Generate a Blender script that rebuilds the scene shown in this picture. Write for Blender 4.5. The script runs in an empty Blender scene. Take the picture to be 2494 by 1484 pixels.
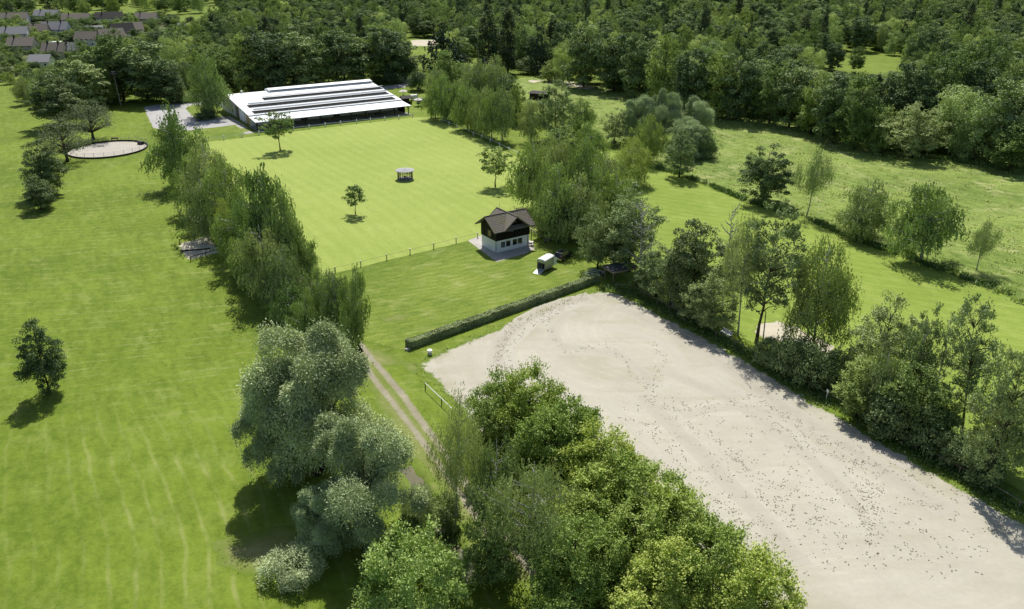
import bpy, bmesh, math, random
import numpy as np
from mathutils import Vector, Matrix
from mathutils.geometry import delaunay_2d_cdt

S = bpy.context.scene
R = math.radians
# ------------------------------------------------------------------ camera
F, CAMH, PITCH, CX, CY, PW, PH = 1950.0, 57.0, R(23.4), 1247.0, 712.0, 2494.0, 1484.0
co_, si_ = math.cos(PITCH), math.sin(PITCH)
cam = bpy.data.objects.new('camera', bpy.data.cameras.new('camera'))
S.collection.objects.link(cam)
cam.location = (0, 0, CAMH)
cam.rotation_euler = (R(90) - PITCH, 0, 0)
cam.data.sensor_fit = 'HORIZONTAL'
cam.data.sensor_width = 36.0
cam.data.lens = 36.0 * F / PW
cam.data.shift_y = -(PH / 2 - CY) / PW
cam.data.clip_start = 1.0
cam.data.clip_end = 6000.0
S.camera = cam
# ------------------------------------------------------------------ light
SUN_EL, SUN_H = R(53), (0.04, -1.0)          # the horizontal way the sunlight travels: towards the camera
w = bpy.data.worlds.new('World'); S.world = w; w.use_nodes = True
nt = w.node_tree; nt.nodes.clear()
sky = nt.nodes.new('ShaderNodeTexSky'); sky.sky_type = 'NISHITA'; sky.sun_disc = False
sky.sun_elevation = SUN_EL
sky.sun_rotation = math.atan2(-SUN_H[0], -SUN_H[1])
sky.air_density = 1.0; sky.dust_density = 1.5
bg = nt.nodes.new('ShaderNodeBackground'); bg.inputs['Strength'].default_value = 0.085
ow = nt.nodes.new('ShaderNodeOutputWorld')
nt.links.new(sky.outputs[0], bg.inputs[0]); nt.links.new(bg.outputs[0], ow.inputs[0])
sl = bpy.data.lights.new('sun', 'SUN'); sl.energy = 4.7; sl.angle = R(0.5); sl.color = (1.0, 0.965, 0.905)
so = bpy.data.objects.new('sun', sl); S.collection.objects.link(so)
hn = math.hypot(*SUN_H)
sd = Vector((SUN_H[0] / hn * math.cos(SUN_EL), SUN_H[1] / hn * math.cos(SUN_EL), -math.sin(SUN_EL)))
so.rotation_euler = sd.to_track_quat('-Z', 'Y').to_euler()
so.location = (0, 300, 300)
S.view_settings.view_transform = 'Standard'
S.view_settings.look = 'None'
S.view_settings.gamma = 1.0
S.view_settings.use_curve_mapping = False
S.view_settings.exposure = 0.22
S.cycles.max_bounces = 6
S.cycles.diffuse_bounces = 3
S.cycles.transmission_bounces = 4

# ------------------------------------------------------------------ helpers
def G(x, y, z=0.0):
    """ground (or height z) point that the photograph shows at x, y (2494 wide)"""
    a, b = (x - CX) / F, (y - CY) / F
    dx, dy, dz = a, co_ - b * si_, -si_ - b * co_
    t = (z - CAMH) / dz
    return Vector((dx * t, dy * t, z))
def depth(Y, Z): return Y * co_ - (Z - CAMH) * si_
def ztop(Y, yt):
    k = (CY - yt) / F
    return CAMH + Y * (k * co_ - si_) / (co_ + k * si_)
def xat(Y, Z, x): return (x - CX) / F * depth(Y, Z)
def proj(p):
    D = depth(p[1], p[2]); u = p[1] * si_ + (p[2] - CAMH) * co_
    return (CX + F * p[0] / D, CY - F * u / D)
COL = S.collection.objects
def link(o): COL.link(o); return o
def tag(o, label=None, cat=None, group=None, kind=None):
    if label: o['label'] = label
    if cat: o['category'] = cat
    if group: o['group'] = group
    if kind: o['kind'] = kind
    return o
def empty(name, loc, rz=0.0, label=None, cat=None, group=None):
    o = bpy.data.objects.new(name, None); link(o)
    o.location = loc; o.rotation_euler = (0, 0, rz); o.empty_display_size = 0.3
    return tag(o, label, cat, group)
def meshobj(name, me, mat=None, parent=None, loc=None, rz=0.0):
    o = bpy.data.objects.new(name, me); link(o)
    if mat is not None and not len(me.materials): me.materials.append(mat)
    if parent is not None: o.parent = parent
    if loc is not None: o.location = loc
    o.rotation_euler = (0, 0, rz)
    return o
class MB:
    def __init__(s): s.v = []; s.f = []
    def add(s, vs, fs):
        b = len(s.v); s.v += [tuple(p) for p in vs]; s.f += [tuple(i + b for i in f) for f in fs]; return s
    def box(s, x0, x1, y0, y1, z0, z1):
        return s.add([(x0,y0,z0),(x1,y0,z0),(x1,y1,z0),(x0,y1,z0),(x0,y0,z1),(x1,y0,z1),(x1,y1,z1),(x0,y1,z1)],
                     [(0,3,2,1),(4,5,6,7),(0,1,5,4),(1,2,6,5),(2,3,7,6),(3,0,4,7)])
    def tube(s, pts, rad, n=6, cap=True):
        pts = [Vector(p) for p in pts]
        if not hasattr(rad, '__len__'): rad = [rad] * len(pts)
        b = len(s.v); prev = None
        for i, p in enumerate(pts):
            d = (pts[min(i+1, len(pts)-1)] - pts[max(i-1, 0)])
            d = d.normalized() if d.length > 1e-9 else Vector((0,0,1))
            if prev is None:
                a = d.cross(Vector((0,0,1))) if abs(d.z) < .95 else d.cross(Vector((1,0,0)))
            else:
                a = prev - d * prev.dot(d)
            a.normalize(); prev = a; c = d.cross(a)
            for k in range(n):
                t = 2*math.pi*k/n
                s.v.append(tuple(p + a*(math.cos(t)*rad[i]) + c*(math.sin(t)*rad[i])))
        for i in range(len(pts)-1):
            for k in range(n):
                s.f.append((b+i*n+k, b+i*n+(k+1)%n, b+(i+1)*n+(k+1)%n, b+(i+1)*n+k))
        if cap:
            s.f.append(tuple(b+k for k in reversed(range(n))))
            s.f.append(tuple(b+(len(pts)-1)*n+k for k in range(n)))
        return s
    def bar(s, p, q, w, h=None):
        h = h or w; p = Vector(p); q = Vector(q); d = (q-p).normalized()
        a = d.cross(Vector((0,0,1)))
        a = a.normalized() if a.length > 1e-6 else Vector((1,0,0))
        c = a.cross(d)
        vs = [e + a*(w/2*i) + c*(h/2*j) for e in (p, q) for i, j in ((-1,-1),(1,-1),(1,1),(-1,1))]
        return s.add(vs, [(0,3,2,1),(4,5,6,7),(0,1,5,4),(1,2,6,5),(2,3,7,6),(3,0,4,7)])
    def lathe(s, prof, n=16, cx=0, cy=0):
        b = len(s.v)
        for r, z in prof:
            for k in range(n):
                t = 2*math.pi*k/n; s.v.append((cx+r*math.cos(t), cy+r*math.sin(t), z))
        for i in range(len(prof)-1):
            for k in range(n): s.f.append((b+i*n+k, b+i*n+(k+1)%n, b+(i+1)*n+(k+1)%n, b+(i+1)*n+k))
        s.f.append(tuple(b+k for k in reversed(range(n))))
        s.f.append(tuple(b+(len(prof)-1)*n+k for k in range(n)))
        return s
    def prism(s, poly, axis, a0, a1):
        """poly in the two other axes, extruded along axis 0/1/2"""
        def mk(p, a):
            return {0:(a,p[0],p[1]), 1:(p[0],a,p[1]), 2:(p[0],p[1],a)}[axis]
        n = len(poly)
        vs = [mk(p,a0) for p in poly] + [mk(p,a1) for p in poly]
        fs = [tuple(range(n)), tuple(range(2*n-1, n-1, -1))] + [((i+1)%n, i, n+i, n+(i+1)%n) for i in range(n)]
        return s.add(vs, fs)
    def mesh(s, name, smooth=False):
        me = bpy.data.meshes.new(name); me.from_pydata(s.v, [], s.f)
        bm = bmesh.new(); bm.from_mesh(me); bmesh.ops.recalc_face_normals(bm, faces=bm.faces[:]); bm.to_mesh(me); bm.free()
        if smooth:
            me.polygons.foreach_set('use_smooth', [True]*len(me.polygons))
        return me
    def obj(s, name, mat, parent=None, loc=None, rz=0.0, smooth=False, bevel=0.0):
        o = meshobj(name, s.mesh(name, smooth), mat, parent, loc, rz)
        if bevel:
            m = o.modifiers.new('bevel', 'BEVEL'); m.width = bevel; m.segments = 2; m.limit_method = 'ANGLE'
        return o
def copy_tree(o, parent=None):
    c = o.copy(); link(c); c.parent = parent
    for ch in KIDS.get(o.name, []): copy_tree(ch, c)
    return c
KIDS = {}
def note_kids(root):
    for o in bpy.data.objects:
        if o.parent is not None: KIDS.setdefault(o.parent.name, [])
    KIDS[root.name] = [o for o in bpy.data.objects if o.parent is root]
    for k in KIDS[root.name]: KIDS[k.name] = [o for o in bpy.data.objects if o.parent is k]

# ------------------------------------------------------------------ materials
class NG:
    def __init__(s, name):
        s.m = bpy.data.materials.new(name); s.m.use_nodes = True
        s.t = s.m.node_tree; s.t.nodes.clear()
        s.out = s.n('ShaderNodeOutputMaterial')
    def n(s, typ, **kw):
        o = s.t.nodes.new(typ)
        for k, v in kw.items(): setattr(o, k, v)
        return o
    def l(s, a, b): s.t.links.new(a, b)
    def val(s, sock, v):
        if hasattr(v, 'is_linked') or hasattr(v, 'node'): s.l(v, sock)
        else: sock.default_value = v
    def noise(s, vec, scale, detail=3, rough=.55, dist=0):
        o = s.n('ShaderNodeTexNoise'); o.inputs['Scale'].default_value = scale
        o.inputs['Detail'].default_value = detail; o.inputs['Roughness'].default_value = rough
        o.inputs['Distortion'].default_value = dist
        if vec is not None: s.l(vec, o.inputs['Vector'])
        return o.outputs['Fac']
    def ramp(s, fac, a, b, ca=0.0, cb=1.0):
        o = s.n('ShaderNodeMapRange'); s.l(fac, o.inputs[0])
        o.inputs[1].default_value = a; o.inputs[2].default_value = b
        o.inputs[3].default_value = ca; o.inputs[4].default_value = cb
        return o.outputs[0]
    def math(s, op, a, b=0.0):
        o = s.n('ShaderNodeMath', operation=op); s.val(o.inputs[0], a); s.val(o.inputs[1], b); return o.outputs[0]
    def mix(s, fac, a, b):
        o = s.n('ShaderNodeMix', data_type='RGBA')
        s.val(o.inputs[0], fac)
        for i, v in ((6, a), (7, b)):
            if isinstance(v, tuple): o.inputs[i].default_value = (*v[:3], 1)
            else: s.l(v, o.inputs[i])
        return o.outputs[2]
    def coord(s): return s.n('ShaderNodeTexCoord').outputs['Object']
    def map(s, vec, rot=0.0, scale=(1,1,1)):
        o = s.n('ShaderNodeMapping'); s.l(vec, o.inputs[0]); o.inputs['Rotation'].default_value = (0,0,rot); o.inputs['Scale'].default_value = scale
        return o.outputs[0]
    def attr(s, name): return s.n('ShaderNodeAttribute', attribute_name=name).outputs['Fac']
    def bump(s, h, strength, dist=.05):
        o = s.n('ShaderNodeBump'); o.inputs['Strength'].default_value = strength; o.inputs['Distance'].default_value = dist
        s.l(h, o.inputs['Height']); return o.outputs[0]
    def surf(s, col, rough=.8, spec=.3, metal=0.0, normal=None):
        p = s.n('ShaderNodeBsdfPrincipled')
        if isinstance(col, tuple): p.inputs['Base Color'].default_value = (*col[:3], 1)
        else: s.l(col, p.inputs['Base Color'])
        s.val(p.inputs['Roughness'], rough); p.inputs['Metallic'].default_value = metal
        p.inputs['Specular IOR Level'].default_value = spec
        if normal is not None: s.l(normal, p.inputs['Normal'])
        s.l(p.outputs[0], s.out.inputs[0]); return s.m

def plain(name, c, rough=.6, spec=.4, metal=0.0, var=.12, scale=3.0, bump=0.0):
    g = NG(name); v = g.coord(); n = g.noise(v, scale, 5, .6)
    d = tuple(max(0, x*(1-var)) for x in c); e = tuple(min(1, x*(1+var)) for x in c)
    col = g.mix(g.ramp(n, .3, .7), d, e)
    return g.surf(col, rough, spec, metal, g.bump(n, bump) if bump else None)

def leafmat(name, lo, hi, trans=.35, tcol=None, gloss=.025, var=.22, k=2.25):
    g = NG(name); lo = tuple(c*k for c in lo); hi = tuple(c*k for c in hi); trans *= .42
    t = g.attr('tint')
    col = g.mix(t, lo, hi)
    oi = g.n('ShaderNodeObjectInfo').outputs['Random']
    hsv = g.n('ShaderNodeHueSaturation'); g.l(col, hsv.inputs['Color'])
    g.l(g.ramp(oi, 0, 1, .478, .512), hsv.inputs['Hue']); g.l(g.ramp(oi, 0, 1, 1+var, 1-var), hsv.inputs['Value'])
    col = hsv.outputs[0]
    d = g.n('ShaderNodeBsdfDiffuse'); g.l(col, d.inputs[0])
    tr = g.n('ShaderNodeBsdfTranslucent')
    tc = g.n('ShaderNodeMix', data_type='RGBA', blend_type='MULTIPLY'); tc.inputs[0].default_value = 1
    g.l(col, tc.inputs[6]); tc.inputs[7].default_value = (*(tcol or (1.35, 1.45, .7)), 1)
    g.l(tc.outputs[2], tr.inputs[0])
    m = g.n('ShaderNodeMixShader'); m.inputs[0].default_value = trans
    g.l(d.outputs[0], m.inputs[1]); g.l(tr.outputs[0], m.inputs[2])
    gl = g.n('ShaderNodeBsdfGlossy'); gl.inputs['Roughness'].default_value = .6; gl.inputs[0].default_value = (.8,.8,.8,1)
    m2 = g.n('ShaderNodeMixShader'); m2.inputs[0].default_value = gloss
    g.l(m.outputs[0], m2.inputs[1]); g.l(gl.outputs[0], m2.inputs[2])
    g.l(m2.outputs[0], g.out.inputs[0])
    return g.m

def grassmat(name, lo, hi, dry, dryamt=.45, patch=.05, rot=0.0, lines=None, bands=None, fine=1.6, bump=.5, warp=0.0, lines2=None):
    """lines: thin pale hay lines (spacing m, strength); bands: broad mown bands (width m, strength)"""
    g = NG(name); v = g.coord()
    n1 = g.noise(v, patch, 5, .6)
    rot = -rot; st0 = g.map(v, rot); st = g.map(st0, 0, (.35, 1.0, 1.0))
    n2 = g.noise(st, fine * .55, 4, .6)
    n3 = g.noise(v, fine * 2.6, 4, .7)
    n4 = g.noise(v, patch * 4.5, 4, .6)
    n5 = g.noise(v, fine * .9, 5, .75)
    f = g.math('ADD', g.math('MULTIPLY', n1, .30), g.math('ADD', g.math('MULTIPLY', n2, .25), g.math('ADD', g.math('MULTIPLY', n3, .15), g.math('MULTIPLY', n5, .30))))
    col = g.mix(g.ramp(f, .43, .57), lo, hi)
    dm = g.math('MULTIPLY', g.ramp(n4, .50, .72), g.ramp(n2, .38, .62))
    col = g.mix(g.math('MULTIPLY', dm, dryamt), col, dry)
    if warp or lines or bands:
        wv = g.n('ShaderNodeVectorMath', operation='ADD'); nn = g.n('ShaderNodeTexNoise'); nn.inputs['Scale'].default_value = .012; nn.inputs['Detail'].default_value = 1
        g.l(v, nn.inputs['Vector'])
        sc = g.n('ShaderNodeVectorMath', operation='SCALE'); g.l(nn.outputs['Color'], sc.inputs[0]); sc.inputs['Scale'].default_value = warp
        g.l(v, wv.inputs[0]); g.l(sc.outputs[0], wv.inputs[1])
        lv = g.map(wv.outputs[0], rot)
    if bands:
        wt = g.n('ShaderNodeTexWave', wave_type='BANDS', bands_direction='Y'); g.l(lv, wt.inputs['Vector'])
        wt.inputs['Scale'].default_value = math.pi / (10 * bands[0]); wt.inputs['Distortion'].default_value = .6; wt.inputs['Detail'].default_value = 2; wt.inputs['Detail Scale'].default_value = 1.5
        k = g.math('MULTIPLY', g.ramp(wt.outputs['Fac'], .25, .75), g.math('MULTIPLY', g.ramp(n4, .3, .7), bands[1]))
        col = g.mix(k, col, tuple(min(1, c*1.22) for c in hi))
    if lines:
        wt = g.n('ShaderNodeTexWave', wave_type='BANDS', bands_direction='Y'); g.l(lv, wt.inputs['Vector'])
        wt.inputs['Scale'].default_value = math.pi / (10 * lines[0]); wt.inputs['Distortion'].default_value = 2.6; wt.inputs['Detail'].default_value = 3; wt.inputs['Detail Scale'].default_value = .8
        sx = g.n('ShaderNodeSeparateXYZ'); g.l(v, sx.inputs[0])
        far_ = g.ramp(g.math('ADD', sx.outputs[1], g.math('MULTIPLY', n1, 40.0)), lines2[3]+20, lines2[4]+20) if lines2 else 1.0
        k = g.math('MULTIPLY', g.math('MULTIPLY', g.ramp(wt.outputs['Fac'], .84, 1.0), far_), g.math('MULTIPLY', g.ramp(n2, .35, .65), g.math('MULTIPLY', g.ramp(n1, .38, .6), lines[1])))
        col = g.mix(k, col, tuple(c for c in dry))
    if lines2:
        sp, stg, al, ylo, yhi = lines2
        wt = g.n('ShaderNodeTexWave', wave_type='BANDS', bands_direction='Y'); g.l(g.map(wv.outputs[0], -al), wt.inputs['Vector'])
        wt.inputs['Scale'].default_value = math.pi / (10 * sp); wt.inputs['Distortion'].default_value = 3.0; wt.inputs['Detail'].default_value = 3; wt.inputs['Detail Scale'].default_value = .7
        sx = g.n('ShaderNodeSeparateXYZ'); g.l(v, sx.inputs[0])
        mk = g.ramp(g.math('ADD', sx.outputs[1], g.math('MULTIPLY', n1, 40.0)), yhi+20, ylo+20)
        k = g.math('MULTIPLY', g.ramp(wt.outputs['Fac'], .84, 1.0), g.math('MULTIPLY', mk, g.math('MULTIPLY', g.math('MULTIPLY', g.ramp(n5, .3, .6), g.ramp(n4, .38, .6)), stg)))
        col = g.mix(k, col, dry)
    b = g.bump(g.math('ADD', n5, g.math('MULTIPLY', n2, .6)), bump, .12)
    return g.surf(col, .9, .12, 0, b)

def sandmat(name, lo, hi, damp, grass, edge_w=1.2, scale=.12, rings=False, soft=.16):
    g = NG(name); v = g.coord()
    n1 = g.noise(v, scale, 5, .6); n2 = g.noise(v, 1.7, 5, .65); n3 = g.noise(v, 7.0, 3, .6)
    col = g.mix(g.ramp(g.math('ADD', g.math('MULTIPLY', n1, .6), g.math('MULTIPLY', n2, .4)), .35, .65), lo, hi)
    st = g.map(v, R(-50), (.12, 1, 1)); n5 = g.noise(st, .5, 3)
    col = g.mix(g.math('MULTIPLY', g.ramp(n5, .52, .75), .35), col, damp)
    col = g.mix(g.math('MULTIPLY', g.ramp(g.noise(v, scale*.55, 2), .57, .72), .6), col, damp)
    if rings:
        wt = g.n('ShaderNodeTexWave', wave_type='RINGS', rings_direction='Z'); mp = g.n('ShaderNodeMapping'); g.l(v, mp.inputs[0]); mp.inputs['Location'].default_value = rings
        g.l(mp.outputs[0], wt.inputs['Vector']); wt.inputs['Scale'].default_value = .16; wt.inputs['Distortion'].default_value = 9; wt.inputs['Detail'].default_value = 5
        wt.inputs['Detail Scale'].default_value = .6
        col = g.mix(g.math('MULTIPLY', g.ramp(wt.outputs['Fac'], .6, 1.0), g.math('MULTIPLY', g.ramp(n1, .4, .6), .16)), col, tuple(min(1, c*1.18) for c in hi))
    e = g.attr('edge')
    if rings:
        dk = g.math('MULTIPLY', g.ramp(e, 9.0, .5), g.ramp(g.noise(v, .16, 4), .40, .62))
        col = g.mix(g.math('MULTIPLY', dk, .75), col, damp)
    k = g.math('SUBTRACT', g.math('ADD', g.math('MULTIPLY', g.noise(v, .9, 5, .7), 1.7), -.35), g.math('DIVIDE', e, edge_w))
    col = g.mix(g.ramp(k, -.08-soft+.16, soft), col, grass)
    return g.surf(col, .95, .1, 0, g.bump(g.math('ADD', n2, n3), .35, .06))

# colours of the grass and the ground
MEADOW = grassmat('meadow_grass', (.100,.155,.014), (.178,.242,.028), (.31,.325,.12), .30, .04, R(-62), lines=(2.1,.50), warp=26.0, fine=1.1, bump=.9, lines2=(2.6,.45,R(17),104,84))
LAWN = grassmat('sports_lawn_grass', (.245,.315,.062), (.300,.365,.084), (.37,.385,.14), .35, .03, R(-58), lines=(2.6,.30), bands=(3.4,.30), warp=8.0, fine=2.2, bump=.25)
SMALL = grassmat('cut_lawn_grass', (.10,.160,.018), (.195,.250,.034), (.36,.37,.15), .5, .05, R(24), lines=(1.5,.55), warp=40.0, fine=1.6, bump=.6)
PADDOCK = grassmat('paddock_grass', (.170,.245,.036), (.250,.320,.056), (.35,.37,.125), .4, .04, R(-32), lines=(2.4,.4), bands=(3.0,.3), warp=14.0, fine=1.8, bump=.35)
TALL = grassmat('tall_meadow_grass', (.118,.180,.032), (.252,.320,.074), (.42,.40,.19), .75, .028, R(-50), fine=1.3, bump=1.0)
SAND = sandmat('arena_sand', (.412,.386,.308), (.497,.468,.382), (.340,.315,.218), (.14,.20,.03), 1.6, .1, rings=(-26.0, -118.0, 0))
PENSAND = sandmat('pen_sand', (.40,.37,.318), (.48,.447,.387), (.42,.37,.27), (.14,.20,.03), .12, .2)
PATCHSAND = sandmat('patch_sand', (.48,.43,.33), (.58,.53,.42), (.40,.34,.22), (.20,.26,.05), 1.1, .2)
RUT = sandmat('rut_earth', (.25,.225,.155), (.36,.335,.245), (.22,.20,.12), (.19,.215,.055), .30, .3, soft=.7)
VERGE = sandmat('dry_verge_earth', (.17,.20,.05), (.30,.29,.13), (.17,.19,.05), (.13,.19,.025), 2.4, .35, soft=.6)
LITTER = sandmat('bare_earth_litter', (.11,.095,.06), (.24,.20,.135), (.09,.09,.04), (.12,.17,.025), 2.2, .35)
TRACKSAND = sandmat('ridden_sand', (.375,.345,.275), (.44,.408,.335), (.30,.27,.185), (.45,.42,.345), 1.3, .2, soft=.8)
PALESAND = sandmat('harrowed_sand', (.435,.405,.335), (.50,.468,.395), (.40,.37,.29), (.45,.42,.345), .8, .2, soft=.8)
GRAVEL = sandmat('yard_gravel', (.36,.35,.345), (.46,.45,.435), (.33,.31,.28), (.2,.24,.06), .6, .15)
ASPHALT = sandmat('road_asphalt', (.30,.29,.285), (.38,.37,.36), (.27,.26,.25), (.2,.24,.06), .5, .15)
PAVING = sandmat('concrete_paving', (.40,.375,.34), (.50,.47,.43), (.33,.31,.28), (.2,.24,.06), .25, .3)
WHITE = plain('white_paint', (.78,.79,.79), .5, .4)
WHITEROOF = plain('white_sheet_roof', (.80,.82,.82), .45, .4, 0, .04, .4)
RENDERW = plain('white_render', (.86,.87,.88), .8, .2, 0, .06, 1.2)
GREYR = plain('grey_render', (.55,.57,.58), .8, .2, 0, .08, .8)
BROWNTIMBER = plain('black_brown_timber', (.011,.009,.008), .7, .2, 0, .5, 6)
DARKWOOD = plain('dark_wood', (.035,.026,.02), .7, .3, 0, .4, 5)
WOOD = plain('weathered_wood', (.24,.20,.155), .75, .2, 0, .25, 5)
YWOOD = plain('yellow_wood', (.42,.31,.14), .6, .3, 0, .2, 5)
METAL = plain('grey_metal', (.32,.33,.34), .4, .5, .6)
DARKMETAL = plain('dark_metal', (.03,.035,.033), .45, .4, .3)
CONCRETE = plain('grey_concrete', (.30,.295,.285), .85, .15, 0, .12, 1.5)
PV = plain('solar_cell_glass', (.014,.015,.014), .8, .05, 0, .5, 2.0)
BLUEGREY = plain('blue_grey_sheet', (.15,.18,.215), .6, .2, 0, .1, 1.0)
ROOFGREY = plain('pale_grey_roof_felt', (.36,.365,.37), .8, .1, 0, .15, 2)
GLASS = plain('dark_window_glass', (.012,.015,.018), .08, .6)
RUBBER = plain('tyre_rubber', (.015,.015,.015), .8, .2)
CARPAINT = plain('black_car_paint', (.010,.012,.014), .18, .6, .0, .1)
SILVERPAINT = plain('silver_car_paint', (.50,.52,.54), .25, .6, .5, .05)
ALU = plain('aluminium_sheet', (.42,.43,.43), .45, .5, .35, .06)
CHROME = plain('chrome_trim', (.6,.61,.62), .2, .6, .8, .03)
REDLENS = plain('red_lens', (.35,.01,.01), .2, .5)
STONE = plain('field_stone', (.45,.43,.40), .9, .1, 0, .2, 8, .4)
HORSEC = plain('black_horse_coat', (.012,.010,.010), .35, .5, 0, .3, 6)
HAIR = plain('horse_hair_grey', (.11,.105,.11), .7, .2, 0, .3, 9)
CLOTH = plain('dark_jacket_cloth', (.022,.028,.022), .9, .1)
SKIN = plain('skin', (.45,.27,.19), .6, .3)
FEATHER = plain('white_feather', (.72,.70,.66), .8, .1)
NESTM = plain('nest_twigs', (.17,.15,.13), .9, .1, 0, .5, 9, .5)
CANVAS = plain('pale_canvas', (.62,.58,.52), .8, .1)
BARK = plain('brown_bark', (.085,.068,.05), .95, .1, 0, .35, 2.5, .5)
GREYBARK = plain('grey_bark', (.36,.35,.325), .95, .1, 0, .3, 2.5, .4)
def birchbark():
    g = NG('birch_bark'); v = g.map(g.coord(), 0, (1,1,3.5)); n = g.noise(v, 1.6, 4, .6)
    return g.surf(g.mix(g.ramp(n, .53, .60), (.52,.51,.48), (.05,.045,.04)), .8, .2)
BIRCHB = birchbark()
def tilemat(name, lo, hi, moss, amt):
    g = NG(name); v = g.coord()
    n = g.noise(v, .9, 5, .6); n2 = g.noise(v, 7, 3, .6)
    col = g.mix(g.ramp(n2, .3, .7), lo, hi)
    col = g.mix(g.math('MULTIPLY', g.math('MULTIPLY', g.ramp(n, .42, .62), g.ramp(n2, .40, .62)), amt), col, moss)
    return g.surf(col, .85, .15, 0, g.bump(n2, .4, .04))
ROOFT = tilemat('brown_roof_tiles', (.145,.125,.11), (.24,.215,.19), (.19,.19,.05), .85)
VROOF = [tilemat('village_roof_brown', (.19,.155,.13), (.27,.23,.195), (.2,.2,.1), .3),
         tilemat('village_roof_grey', (.24,.235,.24), (.33,.325,.33), (.2,.2,.15), .2),
         tilemat('village_roof_dark', (.045,.04,.04), (.075,.07,.068), (.1,.1,.06), .3)]
VWALL = [plain('village_wall_cream', (.52,.47,.38), .85, .1), plain('village_wall_white', (.68,.67,.65), .85, .1)]

# ------------------------------------------------------------------ ground zones
rng = np.random.default_rng(7)
def segdist(P, poly):
    d = np.full(len(P), 1e9)
    for i in range(len(poly)):
        a = np.array(poly[i]); b = np.array(poly[(i+1) % len(poly)]); ab = b - a
        t = np.clip(((P - a) @ ab) / max(ab @ ab, 1e-9), 0, 1)
        d = np.minimum(d, np.hypot(*(P - a - t[:, None]*ab).T))
    return d
def inside(P, poly):
    x, y = P[:, 0], P[:, 1]; c = np.zeros(len(P), bool); n = len(poly)
    for i in range(n):
        x0, y0 = poly[i]; x1, y1 = poly[(i+1) % n]
        c ^= ((y0 > y) != (y1 > y)) & (x < (x1-x0)*(y-y0)/((y1-y0) if y1 != y0 else 1e-9) + x0)
    return c
def wob(poly, step, amp, seed=1):
    """densify an outline and roughen it"""
    r = random.Random(seed); out = []
    for i in range(len(poly)):
        a = Vector(poly[i]).to_2d(); b = Vector(poly[(i+1) % len(poly)]).to_2d()
        n = max(1, int((b-a).length/step)); nrm = Vector((-(b-a).y, (b-a).x)).normalized() if (b-a).length > 0 else Vector((0,0))
        for k in range(n):
            p = a.lerp(b, k/n) + nrm*(r.gauss(0, 1)*amp); out.append((p.x, p.y))
    return out
def gp(pts): return [G(x, y).to_2d()[:] for x, y in pts]
def zone(name, pts, mat, z, grid=3.0, step=1.5, amp=.18, seed=1, world=False, relief=None):
    poly = wob(pts if world else gp(pts), step, amp, seed)
    A = np.array(poly); lo, hi = A.min(0), A.max(0)
    gx = np.arange(lo[0], hi[0], grid); gy = np.arange(lo[1], hi[1], grid)
    Q = np.array(np.meshgrid(gx, gy)).reshape(2, -1).T + rng.uniform(-.25, .25, (len(gx)*len(gy), 2))*grid
    Q = Q[inside(Q, poly)]
    if len(Q): Q = Q[segdist(Q, poly) > grid*.3]
    V = [Vector(p) for p in poly] + [Vector(q) for q in Q]
    n = len(poly)
    r = delaunay_2d_cdt(V, [(i, (i+1) % n) for i in range(n)], [], 1, 1e-4)
    co = np.array([v[:] for v in r[0]])
    d = segdist(co, poly)
    zz = np.full(len(co), z)
    if relief is not None: zz = zz + relief(co, d)
    me = bpy.data.meshes.new(name)
    me.from_pydata(np.column_stack([co, zz]).tolist(), [], [list(f) for f in r[2]])
    at = me.attributes.new('edge', 'FLOAT', 'POINT'); at.data.foreach_set('value', d.astype(np.float32))
    bm = bmesh.new(); bm.from_mesh(me)
    bmesh.ops.recalc_face_normals(bm, faces=bm.faces[:])
    if sum(f.normal.z for f in bm.faces) < 0: bmesh.ops.reverse_faces(bm, faces=bm.faces[:])
    bm.to_mesh(me); bm.free()
    me.polygons.foreach_set('use_smooth', [True]*len(me.polygons))
    o = meshobj(name, me, mat); o['kind'] = 'structure'
    return o
def strip(pts, w0, w1=None):
    """closed outline of a strip along a polyline in world metres"""
    P = [Vector(p) for p in pts]; L = []; Rr = []
    for i, p in enumerate(P):
        d = (P[min(i+1, len(P)-1)] - P[max(i-1, 0)]).normalized(); n = Vector((-d.y, d.x))
        w = w0 if w1 is None else w0 + (w1-w0)*i/(len(P)-1)
        L.append((p + n*w/2)[:]); Rr.append((p - n*w/2)[:])
    return L + Rr[::-1]
Z = .004
gm = bpy.data.meshes.new('ground')
gm.from_pydata([(-2500,-200,0),(2500,-200,0),(2500,4500,0),(-2500,4500,0)], [], [(0,1,2,3)])
meshobj('ground', gm, MEADOW)['kind'] = 'structure'
zone('sports_lawn', [(497,347),(1005,286),(1062,287),(1150,330),(1262,384),(1310,430),(1345,500),(1335,560),(1165,581),(760,679),(700,640),(600,500),(500,400),(470,365)], LAWN, Z, 6, 2.5, .12)
zone('cut_lawn', [(700,692),(760,680),(1165,582),(1290,590),(1400,620),(1470,688),(1000,858),(900,830),(860,815),(780,745)], SMALL, Z, 5, 2, .12)
zone('paddock', [(1280,395),(1400,335),(1578,405),(1700,447),(1820,497),(1960,535),(2060,580),(2250,645),(2403,700),(2560,770),(2560,1240),(2403,1150),(2000,915),(1560,700),(1470,640),(1350,520)], PADDOCK, Z, 6, 2.5, .2)
ru = np.random.default_rng(3)
def tallrel(co, d):
    e = np.clip(d/1.2, 0, 1)
    n = ru.random(len(co))
    a = np.sin(co[:,0]*.31+np.sin(co[:,1]*.23)*2)*np.sin(co[:,1]*.37)*.5+.5
    return e*(.25 + .55*a*n + .15*n)
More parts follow.
